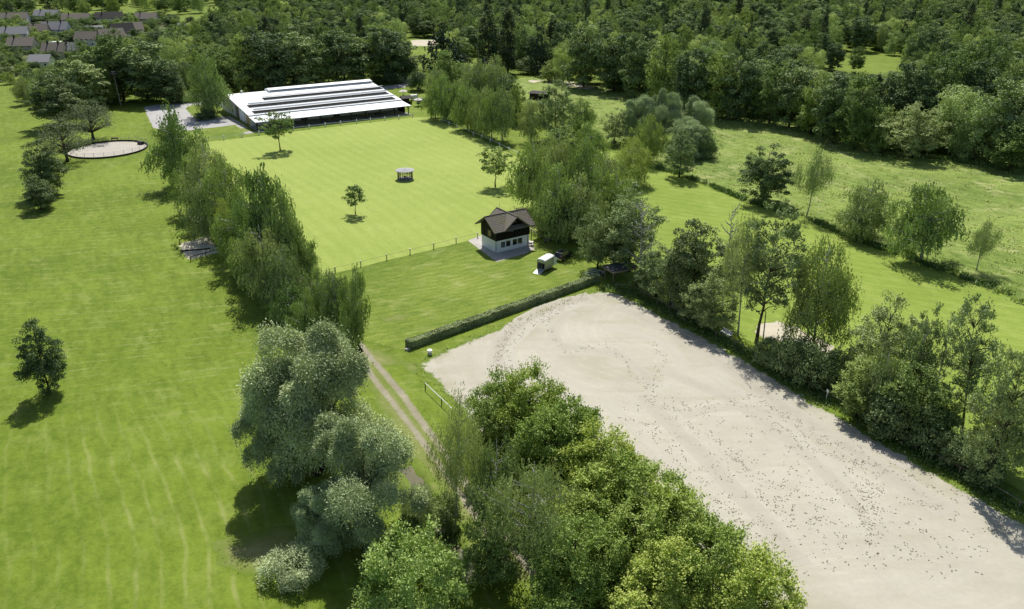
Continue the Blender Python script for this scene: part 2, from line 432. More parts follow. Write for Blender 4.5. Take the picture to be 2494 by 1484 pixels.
zone('tall_meadow', [(1250,196),(1300,188),(1480,213),(1600,250),(1740,286),(1840,288),(1930,305),(2150,376),(2300,392),(2560,425),(2560,765),(2403,693),(2250,638),(2060,573),(1960,528),(1820,489),(1700,440),(1580,398),(1480,345),(1400,300),(1290,262),(1240,230)], TALL, 2*Z, 1.5, 1.5, .35, 2, relief=tallrel)
ARENA = [(1012,893),(1045,868),(1110,842),(1200,803),(1310,764),(1440,708),(1505,712),(1560,738),(1640,778),(1720,820),(1800,866),(1900,925),(2000,985),(2100,1045),(2200,1103),(2300,1160),(2403,1218),(2620,1345),(2620,1640),(1760,1640),(1450,1372),(1300,1222),(1180,1080),(1110,990),(1060,935)]
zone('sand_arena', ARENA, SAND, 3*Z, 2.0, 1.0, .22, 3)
for k_, (pts_, w_, m_) in enumerate([([(1440,722),(1345,748),(1285,778),(1238,815),(1215,860),(1218,915)],2.2,'T'),([(1420,738),(1330,772),(1280,806),(1245,850),(1240,905)],1.0,'P'),([(1395,760),(1350,790),(1358,835),(1420,850),(1500,862),(1560,905),(1600,955)],1.2,'T'),
  ([(1470,800),(1560,815),(1640,850),(1660,905),(1600,950),(1520,985)],1.0,'P'),([(1500,745),(1600,790),(1700,845),(1790,905),(1900,985),(2040,1075),(2180,1165),(2330,1260)],1.8,'T'),([(1620,905),(1760,965),(1880,1040),(1990,1130),(2100,1240),(2180,1340)],1.3,'T'),
  ([(1560,960),(1660,1060),(1770,1170),(1880,1290),(1960,1390)],1.4,'T'),([(1720,905),(1850,985),(1960,1075),(2070,1180),(2150,1290)],.9,'P'),([(1660,1010),(1780,990),(1890,1010),(1990,1060),(2110,1080),(2230,1150)],1.0,'T'),([(1480,980),(1600,1100),(1720,1230),(1830,1360)],.9,'P')]):
    pl_ = [G(x, y).to_2d() for x, y in pts_]; sm_ = []
    for i in range(len(pl_)-1):
        a_, b_ = pl_[i], pl_[i+1]; p0, p3 = pl_[max(i-1,0)], pl_[min(i+2,len(pl_)-1)]
        for q in range(6):
            t = q/6; sm_.append(.5*((2*a_)+(b_-p0)*t+(2*p0-5*a_+4*b_-p3)*t*t+(3*a_-p0-3*b_+p3)*t**3))
    zone('ridden_track', strip(sm_, w_*1.7), TRACKSAND if m_ == 'T' else PALESAND, (3+.25*(k_+1))*Z, .7, .8, .12, 50+k_, world=True)
zone('dry_verge', [(868,838),(905,845),(960,870),(1020,885),(1050,900),(1010,905),(960,890),(935,895),(985,960),(1040,1030),(1090,1105),(1150,1190),(1230,1300),(1330,1420),(1180,1420),(1120,1290),(1060,1195),(990,1115),(930,1015),(895,930),(862,870)], VERGE, Z, 1.2, 1.0, .35, 4)
zone('earth_track', [(440,405),(500,440),(600,540),(680,600),(760,670),(830,745),(885,830),(870,865),(810,800),(720,740),(650,690),(560,625),(520,585),(470,500)], LITTER, 2*Z, 1.5, 1.2, .4, 5)
def line(pts): return [G(x, y).to_2d() for x, y in pts]
rut1 = line([(872,832),(900,868),(945,920),(985,968),(1025,1025),(1062,1075),(1105,1140),(1155,1205),(1215,1285),(1300,1400)])
rut2 = line([(868,850),(892,895),(925,942),(965,992),(1010,1050),(1052,1108),(1105,1180),(1165,1265),(1240,1380)])
zone('wheel_rut', strip(rut1, 1.2), RUT, 2*Z, .3, .5, .05, 6, world=True)
zone('wheel_rut', strip(rut2, 1.1), RUT, 2*Z, .3, .5, .05, 7, world=True)
zone('gravel_yard', [(348,261),(382,255),(466,249),(540,247),(552,266),(564,284),(600,308),(624,327),(597,328),(572,305),(477,316),(430,322),(371,312)], GRAVEL, Z, 3, 2, .12, 8)
zone('lawn_island', [(451,264),(468,256),(533,255),(562,283),(474,288)], SMALL, 2*Z, 3, 2, .1, 30)
zone('yard_lawn', [(477,316),(571,306),(596,328),(560,336),(498,344),(455,350),(420,330)], SMALL, 2*Z, 3, 2, .12, 31)
zone('asphalt_path', [(925,219),(985,214),(1003,206),(1006,190),(980,183),(955,186),(975,193),(985,200),(960,207),(922,212)], ASPHALT, Z, 3, 2, .1, 9)
zone('house_paving', [(1138,586),(1172,573),(1250,569),(1298,588),(1303,608),(1280,618),(1209,639)], PAVING, 2*Z, 2, 3, .02, 10)
zone('rail_sand', [(428,597),(506,572),(545,613),(452,637)], PATCHSAND, 2*Z, 1, 1, .15, 11)
zone('paddock_sand', [(1838,788),(1890,779),(1930,790),(1985,815),(2035,845),(2020,862),(1950,850),(1880,830),(1840,822)], PATCHSAND, 2*Z, 1, 1, .3, 12)
zone('bare_patch', [(918,772),(975,762),(1010,766),(985,782),(930,786)], VERGE, 2*Z, 1, .8, .3, 13)
zone('dry_patch', [(520,1325),(580,1290),(640,1300),(700,1275),(735,1300),(760,1350),(700,1395),(600,1400),(530,1375)], VERGE, Z, 1, .8, .45, 32)
zone('dry_patch', [(640,620),(690,640),(720,690),(690,700),(640,660)], LITTER, Z, 1, .8, .3, 33)
zone('far_gravel_lot', [(1000,97),(1062,97),(1068,112),(1002,113)], PATCHSAND, Z, 5, 4, .3, 14)
zone('dry_field_path', [(1280,196),(1360,196),(1420,207),(1480,222),(1430,222),(1340,208),(1284,204)], PATCHSAND, 3*Z + .45, 4, 3, .5, 15)
# little creek beside the willow, between raised banks
WATER = NG('creek_water'); wv = WATER.coord()
WATER = WATER.surf(WATER.mix(WATER.noise(wv, .8, 3), (.09,.085,.04), (.17,.16,.08)), .12, .5, 0, WATER.bump(WATER.noise(wv, 3.0, 3), .08))
crk = line([(985,1140),(1012,1170),(1040,1212),(1062,1255),(1082,1292),(1110,1345),(1150,1420)])
zone('creek', strip(crk, 1.7), WATER, 3*Z, 1, .8, .1, 16, world=True)
def bankrel(co, d): return np.minimum(d, .8)*.55
for k, off in ((0, -1.45), (1, 1.45)):
    pp = []
    for i, p in enumerate(crk):
        d = (crk[min(i+1, len(crk)-1)] - crk[max(i-1, 0)]).normalized(); pp.append(p + Vector((-d.y, d.x))*off)
    zone('creek_bank', strip(pp, 1.5), VERGE, 2*Z, .6, .7, .12, 17+k, world=True, relief=bankrel)

# ------------------------------------------------------------------ trees: leaf clouds
def leafmesh(name, C, A, N, L, W, tint):
    """rhombic leaves: centres C, long axes A, normals N, lengths L, widths W"""
    A = A/np.maximum(np.linalg.norm(A, axis=1, keepdims=True), 1e-6)
    B = np.cross(N, A); B /= np.maximum(np.linalg.norm(B, axis=1, keepdims=True), 1e-6)
    n = len(C); V = np.empty((n, 4, 3))
    V[:,0] = C - A*(L/2)[:,None]; V[:,1] = C + B*(W/2)[:,None]; V[:,2] = C + A*(L/2)[:,None]; V[:,3] = C - B*(W/2)[:,None]
    me = bpy.data.meshes.new(name)
    me.vertices.add(4*n); me.vertices.foreach_set('co', V.astype(np.float32).ravel())
    me.loops.add(4*n); me.loops.foreach_set('vertex_index', np.arange(4*n, dtype=np.int32))
    me.polygons.add(n); me.polygons.foreach_set('loop_start', np.arange(0, 4*n, 4, dtype=np.int32))
    try: me.polygons.foreach_set('loop_total', np.full(n, 4, dtype=np.int32))
    except Exception: pass
    at = me.attributes.new('tint', 'FLOAT', 'POINT'); at.data.foreach_set('value', np.repeat(np.clip(tint, 0, 1), 4).astype(np.float32))
    me.update(calc_edges=True); me.validate()
    return me
def prof_round(t): return np.sqrt(np.clip(1-(2*t-1)**2, 0, 1))**.85
def prof_egg(t): return np.sin(np.pi*np.clip(t,0,1)**.75)**.8
def prof_cone(t): return (1-t)**.85*np.clip(t*12, 0, 1)
def prof_col(t): return np.clip(np.sin(np.pi*np.clip(.06+.94*t,0,1)**.7), 0, 1)**.55
def prof_dome(t): return np.sqrt(np.clip(1-t**2.2, 0, 1))*np.clip(.55+t*2.2, 0, 1)
def prof_willow(t): return np.clip(np.sqrt(np.clip(1-t**2.6, 0, 1))*(.80+.35*t), 0, 1)
def build_kind(name, seed, H, Rr, zb, prof, nclump, nleaf, rc, leaf, mode, lmat, bark, limbs=22, trunk_r=.25, trunk_top=.8, inner=.45, flat=.7, lobes=.28, multi=1, limb_r=.09, fill=0.0):
    g = np.random.default_rng(seed); rr = random.Random(seed)
    # clump centres spread through the crown volume, denser to the outside
    t = g.random(nclump*6); keep = g.random(nclump*6) < prof(t)**1.5 + .03
    t = t[keep][:nclump]; nc = len(t)
    th = g.random(nc)*2*math.pi
    ph = g.random(6)*6.28
    lob = 1 + lobes*(np.sin(2*th+ph[0]+3*t)*.5 + np.sin(3*th+ph[1]-5*t)*.35 + np.sin(5*th+ph[2]+9*t)*.3)
    rad = Rr*prof(t)*lob*np.sqrt(inner**2 + (1-inner**2)*g.random(nc))
    cz = zb + (H-zb)*t*(1 - .07*g.random(nc))
    c = np.column_stack([rad*np.cos(th), rad*np.sin(th), cz])
    out = np.column_stack([np.cos(th), np.sin(th), (t-.35)*1.2]); out /= np.linalg.norm(out, axis=1, keepdims=True)
    ct = np.clip(.5 + .30*g.standard_normal(nc) , 0, 1)
    szc = rc*(.6 + .8*g.random(nc))
    idx = np.repeat(np.arange(nc), nleaf); n = len(idx)
    u = g.standard_normal((n, 3))
    if mode == 'weep':
        ns = max(1, nleaf//9); sid = np.tile(np.arange(nleaf) % ns, nc) + idx*ns
        so = g.standard_normal((nc*ns, 3))*np.array([.46,.46,.3])*rc
        sl_ = (.45 + .9*g.random(nc*ns))*rc*1.3
        f = g.random(n)
        swing = g.standard_normal((nc*ns, 2))*.16
        C = c[idx] + so[sid]; C[:,2] -= f*sl_[sid]; C[:,:2] += swing[sid]*(f*sl_[sid])[:,None] + out[idx][:,:2]*(.25*np.sqrt(f))[:,None]*rc
        C += u*.05*rc
        A = np.column_stack([swing[sid], -np.ones(n)]) + g.standard_normal((n,3))*.35
        rel_ = (C - c[idx])/rc; rel_[:,2] += .55
        N = rel_*.85 + out[idx]*.3 + g.standard_normal((n,3))*.42 + np.array([0,0,.55])
        hi_ = np.clip(1 - C[:,2].max()*0 + 0*f, 0, 1)
        tint = ct[idx]*.6 + .4*g.random(n)
    elif mode == 'tuft':
        dirs = u/np.linalg.norm(u, axis=1, keepdims=True) + out[idx]*.35 + np.array([0,0,.30])
        dirs[:,2] = np.where(dirs[:,2] < -.25, -dirs[:,2]*.6, dirs[:,2])
        dirs /= np.linalg.norm(dirs, axis=1, keepdims=True)
        nl_ = 9; ld = g.standard_normal((nc, nl_, 3)); ld /= np.linalg.norm(ld, axis=2, keepdims=True)      # every clump bulges its own way
        bul = np.max(np.einsum('nj,nkj->nk', dirs, ld[idx]), axis=1)
        rr_ = (.50 + .42*g.random(n)**.6 + .28*(bul-.75)) * (1 + .20*g.standard_normal(n)*(g.random(n) < .5))
        an = .75 + .5*g.random((nc, 3)); an[:,2] *= .85
        C = c[idx] + dirs*(rr_*szc[idx])[:,None]*an[idx]
        hang = np.clip(.45 - dirs[:,2], 0, 1)*g.random(n)**2*szc[idx]
        C[:,2] -= hang*1.3
        A = dirs*.8 + g.standard_normal((n,3))*.45; A[:,2] -= hang/np.maximum(szc[idx],.1)*1.5
        N = g.standard_normal((n,3))*.38 + dirs*1.1 + np.array([0,0,.45])
        tint = ct[idx]*.6 + .3*g.random(n)
    elif mode == 'spray':
        nt_ = max(3, nleaf//13); tid = (np.arange(n) % nleaf) % nt_ + idx*nt_
        td = g.standard_normal((nc*nt_, 3))*.75; td[:,2] = np.abs(td[:,2])*.9 + .10
        td += np.repeat(out, nt_, axis=0)*.55; td /= np.linalg.norm(td, axis=1, keepdims=True)
        f = g.random(n)**.6; ln_ = (szc[idx])*(.65 + .6*np.random.default_rng(seed+1).random(nc*nt_)[tid])
        C = c[idx] + td[tid]*(f*ln_)[:,None] + g.standard_normal((n,3))*.09*rc
        C[:,2] -= .12*f*f*ln_
        A = td[tid]*.7 + g.standard_normal((n,3))*.6
        N = g.standard_normal((n,3))*.45 + np.array([0,0,.85]) + td[tid]*.8
        tint = ct[idx]*.35 + .35*np.random.default_rng(seed+2).random(nc*nt_)[tid] + .3*g.random(n)
    else:
        q = u/np.linalg.norm(u, axis=1, keepdims=True)
        q[:,2] = np.where((q[:,2] < 0) & (g.random(n) < .72), -q[:,2], q[:,2])
        q *= (g.random(n)**.30)[:,None]
        C = c[idx] + q*szc[idx][:,None]*np.array([1,1,flat])
        A = g.standard_normal((n,3)) + out[idx]*.6; A[:,2] -= .25
        N = out[idx]*.2 + g.standard_normal((n,3))*.42 + np.array([0,0,.75]) + q*1.1
        tint = ct[idx]*.6 + .4*g.random(n)
    if fill:
        k_ = int(n*fill); j_ = g.integers(0, n, k_); sh = np.array([0,0,zb+(H-zb)*.4])
        C[j_] = sh + (C[j_]-sh)*(.25+.5*g.random(k_))[:,None]
    C[:,2] = np.maximum(C[:,2], .15)
    L = leaf[0]*(.65 + .7*g.random(n)); W = leaf[1]*(.65 + .7*g.random(n))
    crown = leafmesh(name + '_crown', C, A, N, L, W, tint)
    crown.materials.append(lmat)
    # trunk and limbs
    mb = MB(); tops = []
    for m in range(multi):
        a = 6.28*m/multi + rr.random(); sp = 0 if multi == 1 else .28*Rr
        bx, by = (0,0) if multi == 1 else (math.cos(a)*trunk_r*1.1, math.sin(a)*trunk_r*1.1)
        pts = []; rads = []
        for k in range(7):
            f = k/6
            pts.append((bx + math.cos(a)*sp*f + rr.gauss(0,.018)*H*f*(1-f)*1.6, by + math.sin(a)*sp*f + rr.gauss(0,.018)*H*f*(1-f)*1.6, H*trunk_top*f))
            rads.append(trunk_r*(1.35 if k == 0 else 1 - .86*f)/(1 if multi == 1 else 1.35))
        mb.tube(pts, rads, 7); tops.append((pts, rads))
    order = list(range(nc)); rr.shuffle(order)
    for i in order[:limbs]:
        e = Vector(c[i]); pts, rads = tops[i % len(tops)]
        zs = max(zb*.75, min(H*trunk_top*.93, e.z - (.35 + .35*rr.random())*math.hypot(e.x, e.y) ))
        f = zs/(H*trunk_top)*6; k = min(5, int(f)); f -= k
        s = Vector(pts[k]).lerp(Vector(pts[k+1]), f); r0 = min(limb_r*(.6+.8*rr.random()), rads[k]*.8)
        mid = s.lerp(e, .5) + Vector((rr.gauss(0,.1), rr.gauss(0,.1), .08))*(e-s).length
        mb.tube([s, s.lerp(mid,.6)+Vector((0,0,.02)), mid, mid.lerp(e,.6), e], [r0, r0*.85, r0*.62, r0*.4, r0*.15], 4, cap=False)
    trunk = mb.mesh(name + '_trunk', True); trunk.materials.append(bark)
    return dict(crown=crown, trunk=trunk, H=float(np.percentile(C[:,2], 99.7)), R=float(np.percentile(np.hypot(C[:,0], C[:,1]), 95)))
def build_bare(name, seed, H, Rr, bark, ntw=160):
    rr = random.Random(seed); mb = MB(); pts = []; rads = []
    for k in range(8):
        f = k/7; pts.append(Vector((rr.gauss(0,.012)*H*f, rr.gauss(0,.012)*H*f, H*f))); rads.append(.21*(1-.93*f))
    mb.tube(pts, rads, 6); tw = MB()
    for b in range(26):
        z = H*(.22 + .74*b/26); k = min(6, int(z/H*7)); s = pts[k].lerp(pts[k+1], z/H*7-k)
        a = rr.random()*6.28; ln = Rr*(1.15-.75*(z/H))*(.6+.6*rr.random()); up = .25+.75*rr.random()
        d = Vector((math.cos(a), math.sin(a), up)).normalized(); e = s + d*ln; m = s.lerp(e,.5)+Vector((0,0,-.06*ln))
        tw.tube([s, m, e], [.09, .06, .022], 4, cap=False)
        for q in range(ntw//26):
            f = .25+.75*rr.random(); p = s.lerp(m, f*2) if f < .5 else m.lerp(e, f*2-1)
            dd = (d + Vector((rr.gauss(0,.7), rr.gauss(0,.7), rr.gauss(.1,.5)))).normalized()*ln*(.15+.3*rr.random())
            tw.tube([p, p+dd*.5+Vector((0,0,.02)), p+dd], [.034, .024, .010], 3, cap=False)
    t = mb.mesh(name+'_trunk', True); t.materials.append(bark); c = tw.mesh(name+'_branches', True); c.materials.append(bark)
    return dict(crown=c, trunk=t, H=H, R=Rr, bare=True)

LM = dict(
 birch=leafmat('birch_leaves', (.060,.094,.025), (.180,.235,.082), .34),
 olive=leafmat('olive_birch_leaves', (.070,.098,.035), (.195,.235,.100), .34),
 willow=leafmat('willow_leaves', (.125,.160,.076), (.260,.308,.165), .22, (1.15,1.25,.75), .03, .10),
 dark=leafmat('dark_broad_leaves', (.026,.048,.016), (.128,.172,.066), .26, var=.35),
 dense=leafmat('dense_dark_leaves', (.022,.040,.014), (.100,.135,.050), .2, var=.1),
 mid=leafmat('mid_green_leaves', (.042,.074,.018), (.155,.205,.058), .30, var=.30),
 fresh=leafmat('fresh_green_leaves', (.075,.125,.030), (.200,.270,.080), .36, var=.1),
 lime=leafmat('yellow_green_leaves', (.076,.116,.018), (.188,.238,.056), .46, (1.25,1.35,.55)),
 pale=leafmat('pale_lime_leaves', (.11,.155,.050), (.245,.295,.115), .36, var=.15),
 ash=leafmat('fresh_ash_leaves', (.040,.068,.020), (.195,.240,.098), .30, gloss=.03),
 spruce=leafmat('spruce_needles', (.012,.026,.012), (.036,.055,.028), .10),
 poplar=leafmat('poplar_leaves', (.016,.028,.011), (.058,.078,.032), .22),
 apple=leafmat('apple_leaves', (.052,.068,.036), (.135,.160,.086), .28),
 gold=leafmat('golden_weeping_leaves', (.078,.105,.026), (.200,.240,.078), .45),
 hedge=leafmat('hedge_leaves', (.055,.080,.032), (.185,.220,.110), .22),
)
K = {}
def kinds(key, n, **kw):
    for i in range(n): K.setdefault(key, []).append(build_kind('%s_%d' % (key, i), 100*len(K)+i*7+3, **kw))
kinds('birch', 4, H=13, Rr=4.2, zb=1.6, prof=prof_egg, nclump=74, nleaf=216, rc=1.25, leaf=(.34,.17), fill=0.14, mode='weep', lmat=LM['birch'], bark=BIRCHB, limbs=44, trunk_r=.2, trunk_top=.9, inner=.3, lobes=0.42, limb_r=0.11)
kinds('olive', 3, H=13, Rr=4.2, zb=1.8, prof=prof_egg, nclump=66, nleaf=207, rc=1.25, leaf=(.34,.16), fill=0.14, mode='weep', lmat=LM['olive'], bark=BIRCHB, limbs=40, trunk_r=.2, trunk_top=.9, inner=.3, lobes=0.42, limb_r=0.1)
kinds('sparse_birch', 3, H=14, Rr=4.0, zb=4.8, prof=prof_egg, nclump=80, nleaf=190, rc=1.3, leaf=(.24,.095), mode='weep', lmat=LM['olive'], bark=GREYBARK, limbs=24, trunk_r=.17, trunk_top=.92, inner=.2, lobes=.45, limb_r=.075)
kinds('willow', 2, H=16, Rr=7.4, zb=0.9, prof=prof_willow, nclump=34, nleaf=3300, rc=2.3, leaf=(.36,.125), fill=0.2, mode='tuft', lmat=LM['willow'], bark=BARK, limbs=22, trunk_r=.5, trunk_top=.62, inner=0.5, lobes=0.42, limb_r=.2, multi=2)
kinds('dark', 5, H=20, Rr=6.4, zb=0.8, prof=prof_round, nclump=88, nleaf=150, rc=1.75, leaf=(.62,.44), fill=0.22, mode='leaf', lmat=LM['dark'], bark=BARK, limbs=18, trunk_r=.32, inner=.5, flat=.62)
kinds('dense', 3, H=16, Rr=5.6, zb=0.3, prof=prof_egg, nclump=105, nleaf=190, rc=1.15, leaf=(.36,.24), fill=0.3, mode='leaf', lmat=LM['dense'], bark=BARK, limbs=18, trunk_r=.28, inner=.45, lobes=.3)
kinds('mid', 5, H=18, Rr=5.8, zb=0.8, prof=prof_egg, nclump=76, nleaf=182, rc=2.1, leaf=(.50,.30), fill=0.2, mode='spray', lmat=LM['mid'], bark=BARK, limbs=18, trunk_r=.3, inner=.45, flat=.65)
kinds('lime', 4, H=12, Rr=5.0, zb=1.2, prof=prof_egg, nclump=100, nleaf=338, rc=1.5, leaf=(.25,.16), fill=0.08, mode='spray', lmat=LM['lime'], bark=BARK, limbs=26, trunk_r=.22, inner=.45, flat=.7, lobes=0.32)
kinds('ash', 3, H=16, Rr=5.2, zb=1.0, prof=prof_egg, nclump=105, nleaf=182, rc=1.45, leaf=(.34,.17), fill=0.2, mode='spray', lmat=LM['ash'], bark=BARK, limbs=30, trunk_r=.25, inner=.4, flat=.7, lobes=.4)
kinds('loose_ash', 2, H=20, Rr=5.0, zb=4.6, prof=prof_egg, nclump=84, nleaf=180, rc=1.4, leaf=(.34,.18), fill=0.12, mode='spray', lmat=LM['ash'], bark=BARK, limbs=40, trunk_r=.26, inner=.3, flat=.75, lobes=.5, limb_r=.1)
kinds('pale', 3, H=14, Rr=5.6, zb=1.0, prof=prof_willow, nclump=60, nleaf=200, rc=1.8, leaf=(.42,.2), fill=0.2, mode='leaf', lmat=LM['pale'], bark=BARK, limbs=20, trunk_r=.3, inner=.45, flat=.75, lobes=.35, multi=2)
kinds('spruce', 2, H=22, Rr=4.2, zb=.8, prof=prof_cone, nclump=170, nleaf=30, rc=1.1, leaf=(.75,.25), mode='weep', lmat=LM['spruce'], bark=BARK, limbs=10, trunk_r=.26, trunk_top=.97, inner=.4, lobes=.15)
kinds('poplar', 2, H=26, Rr=3.2, zb=1.2, prof=prof_col, nclump=170, nleaf=40, rc=1.2, leaf=(.6,.4), mode='leaf', lmat=LM['poplar'], bark=BARK, limbs=10, trunk_r=.32, trunk_top=.92, inner=.4, flat=1.5, lobes=.2)
kinds('young', 3, H=7.5, Rr=2.6, zb=2.3, prof=prof_round, nclump=70, nleaf=46, rc=.55, leaf=(.30,.19), mode='leaf', lmat=LM['mid'], bark=BARK, limbs=24, trunk_r=.10, trunk_top=.72, inner=.3, flat=.8, lobes=.45, limb_r=.035)
kinds('apple', 2, H=7.5, Rr=4.6, zb=1.9, prof=prof_dome, nclump=120, nleaf=44, rc=.85, leaf=(.26,.13), mode='tuft', lmat=LM['apple'], bark=BARK, limbs=60, trunk_r=.28, trunk_top=.55, inner=.35, lobes=.3, limb_r=.09)
kinds('shrub', 3, H=3.4, Rr=2.3, zb=.2, prof=prof_dome, nclump=34, nleaf=150, rc=1.0, leaf=(.25,.14), fill=0.2, mode='spray', lmat=LM['mid'], bark=BARK, limbs=14, trunk_r=.07, trunk_top=.6, inner=.5, flat=.8, lobes=.3, multi=3, limb_r=.03)
kinds('dark_shrub', 3, H=3.8, Rr=2.4, zb=.2, prof=prof_dome, nclump=44, nleaf=150, rc=0.95, leaf=(.26,.14), fill=0.2, mode='leaf', lmat=LM['dark'], bark=BARK, limbs=14, trunk_r=.07, trunk_top=.6, inner=.5, flat=.8, lobes=.3, multi=3, limb_r=.03)
kinds('lime_shrub', 2, H=5, Rr=4.2, zb=.2, prof=prof_dome, nclump=70, nleaf=260, rc=1.2, leaf=(.25,.12), fill=0.15, mode='spray', lmat=LM['fresh'], bark=BARK, limbs=14, trunk_r=.08, trunk_top=.6, inner=.55, flat=.8, lobes=.2, multi=3, limb_r=.03)
kinds('gold', 2, H=15, Rr=4.4, zb=1.0, prof=prof_egg, nclump=110, nleaf=234, rc=1.15, leaf=(.30,.11), fill=0.12, mode='weep', lmat=LM['gold'], bark=BIRCHB, limbs=34, trunk_r=.2, trunk_top=.9, inner=.3, lobes=.3, limb_r=.07)
kinds('silver_shrub', 2, H=3.2, Rr=2.6, zb=.2, prof=prof_dome, nclump=50, nleaf=200, rc=.9, leaf=(.24,.07), mode='tuft', lmat=LM['willow'], bark=BARK, limbs=10, trunk_r=.06, trunk_top=.5, inner=.5, multi=3, limb_r=.03)
K['bare'] = [build_bare('bare_%d' % i, 60+i, 12, 3.2, GREYBARK) for i in range(3)]

KINDNAME = dict(birch='birch_tree', olive='birch_tree', sparse_birch='birch_tree', willow='willow_tree', dark='broadleaf_tree', dense='broadleaf_tree', mid='broadleaf_tree', lime='maple_tree', ash='ash_tree', loose_ash='ash_tree', pale='pale_tree', spruce='spruce_tree', poplar='poplar_tree', young='young_tree', apple='apple_tree', shrub='shrub', dark_shrub='shrub', lime_shrub='shrub', gold='birch_tree', silver_shrub='shrub', bare='bare_tree')
used = {}
RT = random.Random(11)
def plant(kind, P, h, wdt, label, group=None, lean=0.0, rz=None, cat=None):
    i = used.get(kind, 0); used[kind] = i+1
    k = K[kind][i % len(K[kind])]
    o = empty(KINDNAME[kind], P, RT.random()*6.28 if rz is None else rz, label, cat or ('shrub' if 'shrub' in kind else 'tree'), group)
    o.scale = (wdt/2/k['R'], wdt/2/k['R'], h/k['H'])
    if lean: o.rotation_euler = (0, 0, 0); o.rotation_euler = Matrix.Rotation(lean, 3, 'Y').to_euler()
    meshobj('trunk', k['trunk'], None, o)
    meshobj('branches' if k.get('bare') else 'crown', k['crown'], None, o)
    return o
planted = []
def tree(kind, xt, yt, yb, wpx, label, group=None, bx=None, rz=None):
    """a tree whose top shows at xt, yt, whose foot is in row yb and whose crown is wpx wide"""
    Y = G(CX, yb).y; h = ztop(Y, yt)
    X = xat(Y, h*.7, xt) if bx is None else G(bx, yb).x
    lean = 0.0
    if bx is not None: lean = math.atan2(xat(Y, h, xt) - X, h)
    wdt = 1.08*wpx/F*depth(Y, h*.5)
    planted.append((X, Y, wdt/2))
    return plant(kind, (X, Y, 0), h, wdt, label, group, lean, rz)

# ------------------------------------------------------------------ riding hall
a0 = G(621.9, 298.8, 3.15); a1 = G(1001.5, 257.4, 3.15)
HA = math.atan2(a1.y-a0.y, a1.x-a0.x); HL = (a1-a0).to_2d().length
HO = Vector((a0.x, a0.y, 0))
hall = empty('riding_hall', HO, HA, 'long white riding hall with a shallow white roof carrying rows of solar panels', 'building')
def hallpt(x, y, plane):       # local point on a sloping plane z = z0 + k*(v-v0)
    z0, k, v0 = plane; z = z0
    ca, sa = math.cos(-HA), math.sin(-HA)
    for _ in range(30):
        p = G(x, y, z) - HO; u, v = p.x*ca - p.y*sa, p.x*sa + p.y*ca
        z = z0 + k*(v-v0)
    return u, v
V0, V1, VR, VB = 0.0, 8.4, 36.4, 48.0            # awning edge, step, ridge, back eave
ZA, ZS, ZM, ZR, ZB = 3.15, 3.85, 4.2, 7.15, 5.0
WALLV = 10.8
x0, x1 = 1.2, HL - .8
mb = MB()   # walls: left gable, right gable, back and front, butted end to end
def gable(xa, xb):
    mb.prism([(WALLV,0),(VB-.6,0),(VB-.6,ZB-.25),(VR,ZR-.28),(WALLV,ZM+.05)], 0, xa, xb)
gable(x0, x0+.3); gable(x1-.3, x1)
mb.box(x0+.3, x1-.3, WALLV, WALLV+.3, 0, ZM); mb.box(x0+.3, x1-.3, VB-.9, VB-.6, 0, ZB-.3)
mb.obj('wall', RENDERW, hall)
def slab(name, u0, u1, va, za, vb, zb, th, mat, parent):
    m = MB(); m.prism([(va, za), (vb, zb), (vb, zb-th), (va, za-th)], 0, u0, u1)
    return m.obj(name, mat, parent)
rf = slab('roof', 0, HL, V1-.5, ZM, VR, ZR, .22, WHITEROOF, hall)
slab('roof', 0, HL, VR+.002, ZR, VB, ZB, .22, WHITEROOF, hall)
slab('awning_roof', 0, HL, V0, ZA, V1, ZS, .14, WHITEROOF, hall)
kz = (ZR-ZM)/(VR-V1+.5); PL = (ZM, kz, V1-.5)
# seams of the roof sheets, every 3 m
m = MB()
for i in range(1, int(HL/3)):
    u = i*3.0; m.prism([(V1-.3, ZM+.02+kz*.2), (VR-.3, ZR-kz*.3+.02), (VR-.3, ZR-kz*.3-.05), (V1-.3, ZM-.05+kz*.2)], 0, u-.03, u+.03)
m.obj('sheet_seam', WHITEROOF, rf)['kind'] = 'stuff'
def onroof(u0, u1, va, vb, lift0, lift1, th, mat, name, parent, me=None):
    o = MB()
    z = lambda v: ZM + kz*(v - V1 + .5)
    o.prism([(va, z(va)+lift0), (vb, z(vb)+lift1), (vb, z(vb)+lift1-th), (va, z(va)+lift0-th)], 0, u0, u1)
    return o.obj(name, mat, parent)
def v1(x, y): return ((610+x*.12803)/1.15477, (210+y*.12803)/1.15477)
def v2(x, y): return ((880+x*.12831)/1.15477, (210+y*.12831)/1.15477)
ROWS = [(v1(990,520), v1(1010,560), v2(1490,280), v2(1535,320)), (v1(650,680), v1(690,728), v2(1620,390), v2(1670,432)), (v1(760,810), v1(800,858), v2(1765,505), v2(1815,545))]
pvm = MB(); pvm.prism([(0,0),(1,0),(1,-.05),(0,-.05)], 0, 0, 1); pvme = pvm.mesh('solar_panel'); pvme.materials.append(PV)
for tl, bl, tr, br in ROWS:
    q = [hallpt(*p, PL) for p in (tl, bl, tr, br)]
    va, vb = (q[1][1]+q[3][1])/2-.35, (q[0][1]+q[2][1])/2+.25
    ua, ub = (q[0][0]+q[1][0])/2, (q[2][0]+q[3][0])/2
    onroof(ua-.25, ub+.25, va-.16, vb+.30, .10, .10, .08, WHITEROOF, 'mounting_rail', hall)
    n = max(8, int(round((ub-ua)/1.75)))
    for i in range(n):
        o = meshobj('solar_panel', pvme, None, hall)
        z = ZM + kz*(va - V1 + .5)
        o.location = (ua + (ub-ua)*(i+.02)/n, va, z+.16)
        o.rotation_euler = (math.atan(kz), 0, 0); o.scale = ((ub-ua)/n*.955, vb-va, 1)
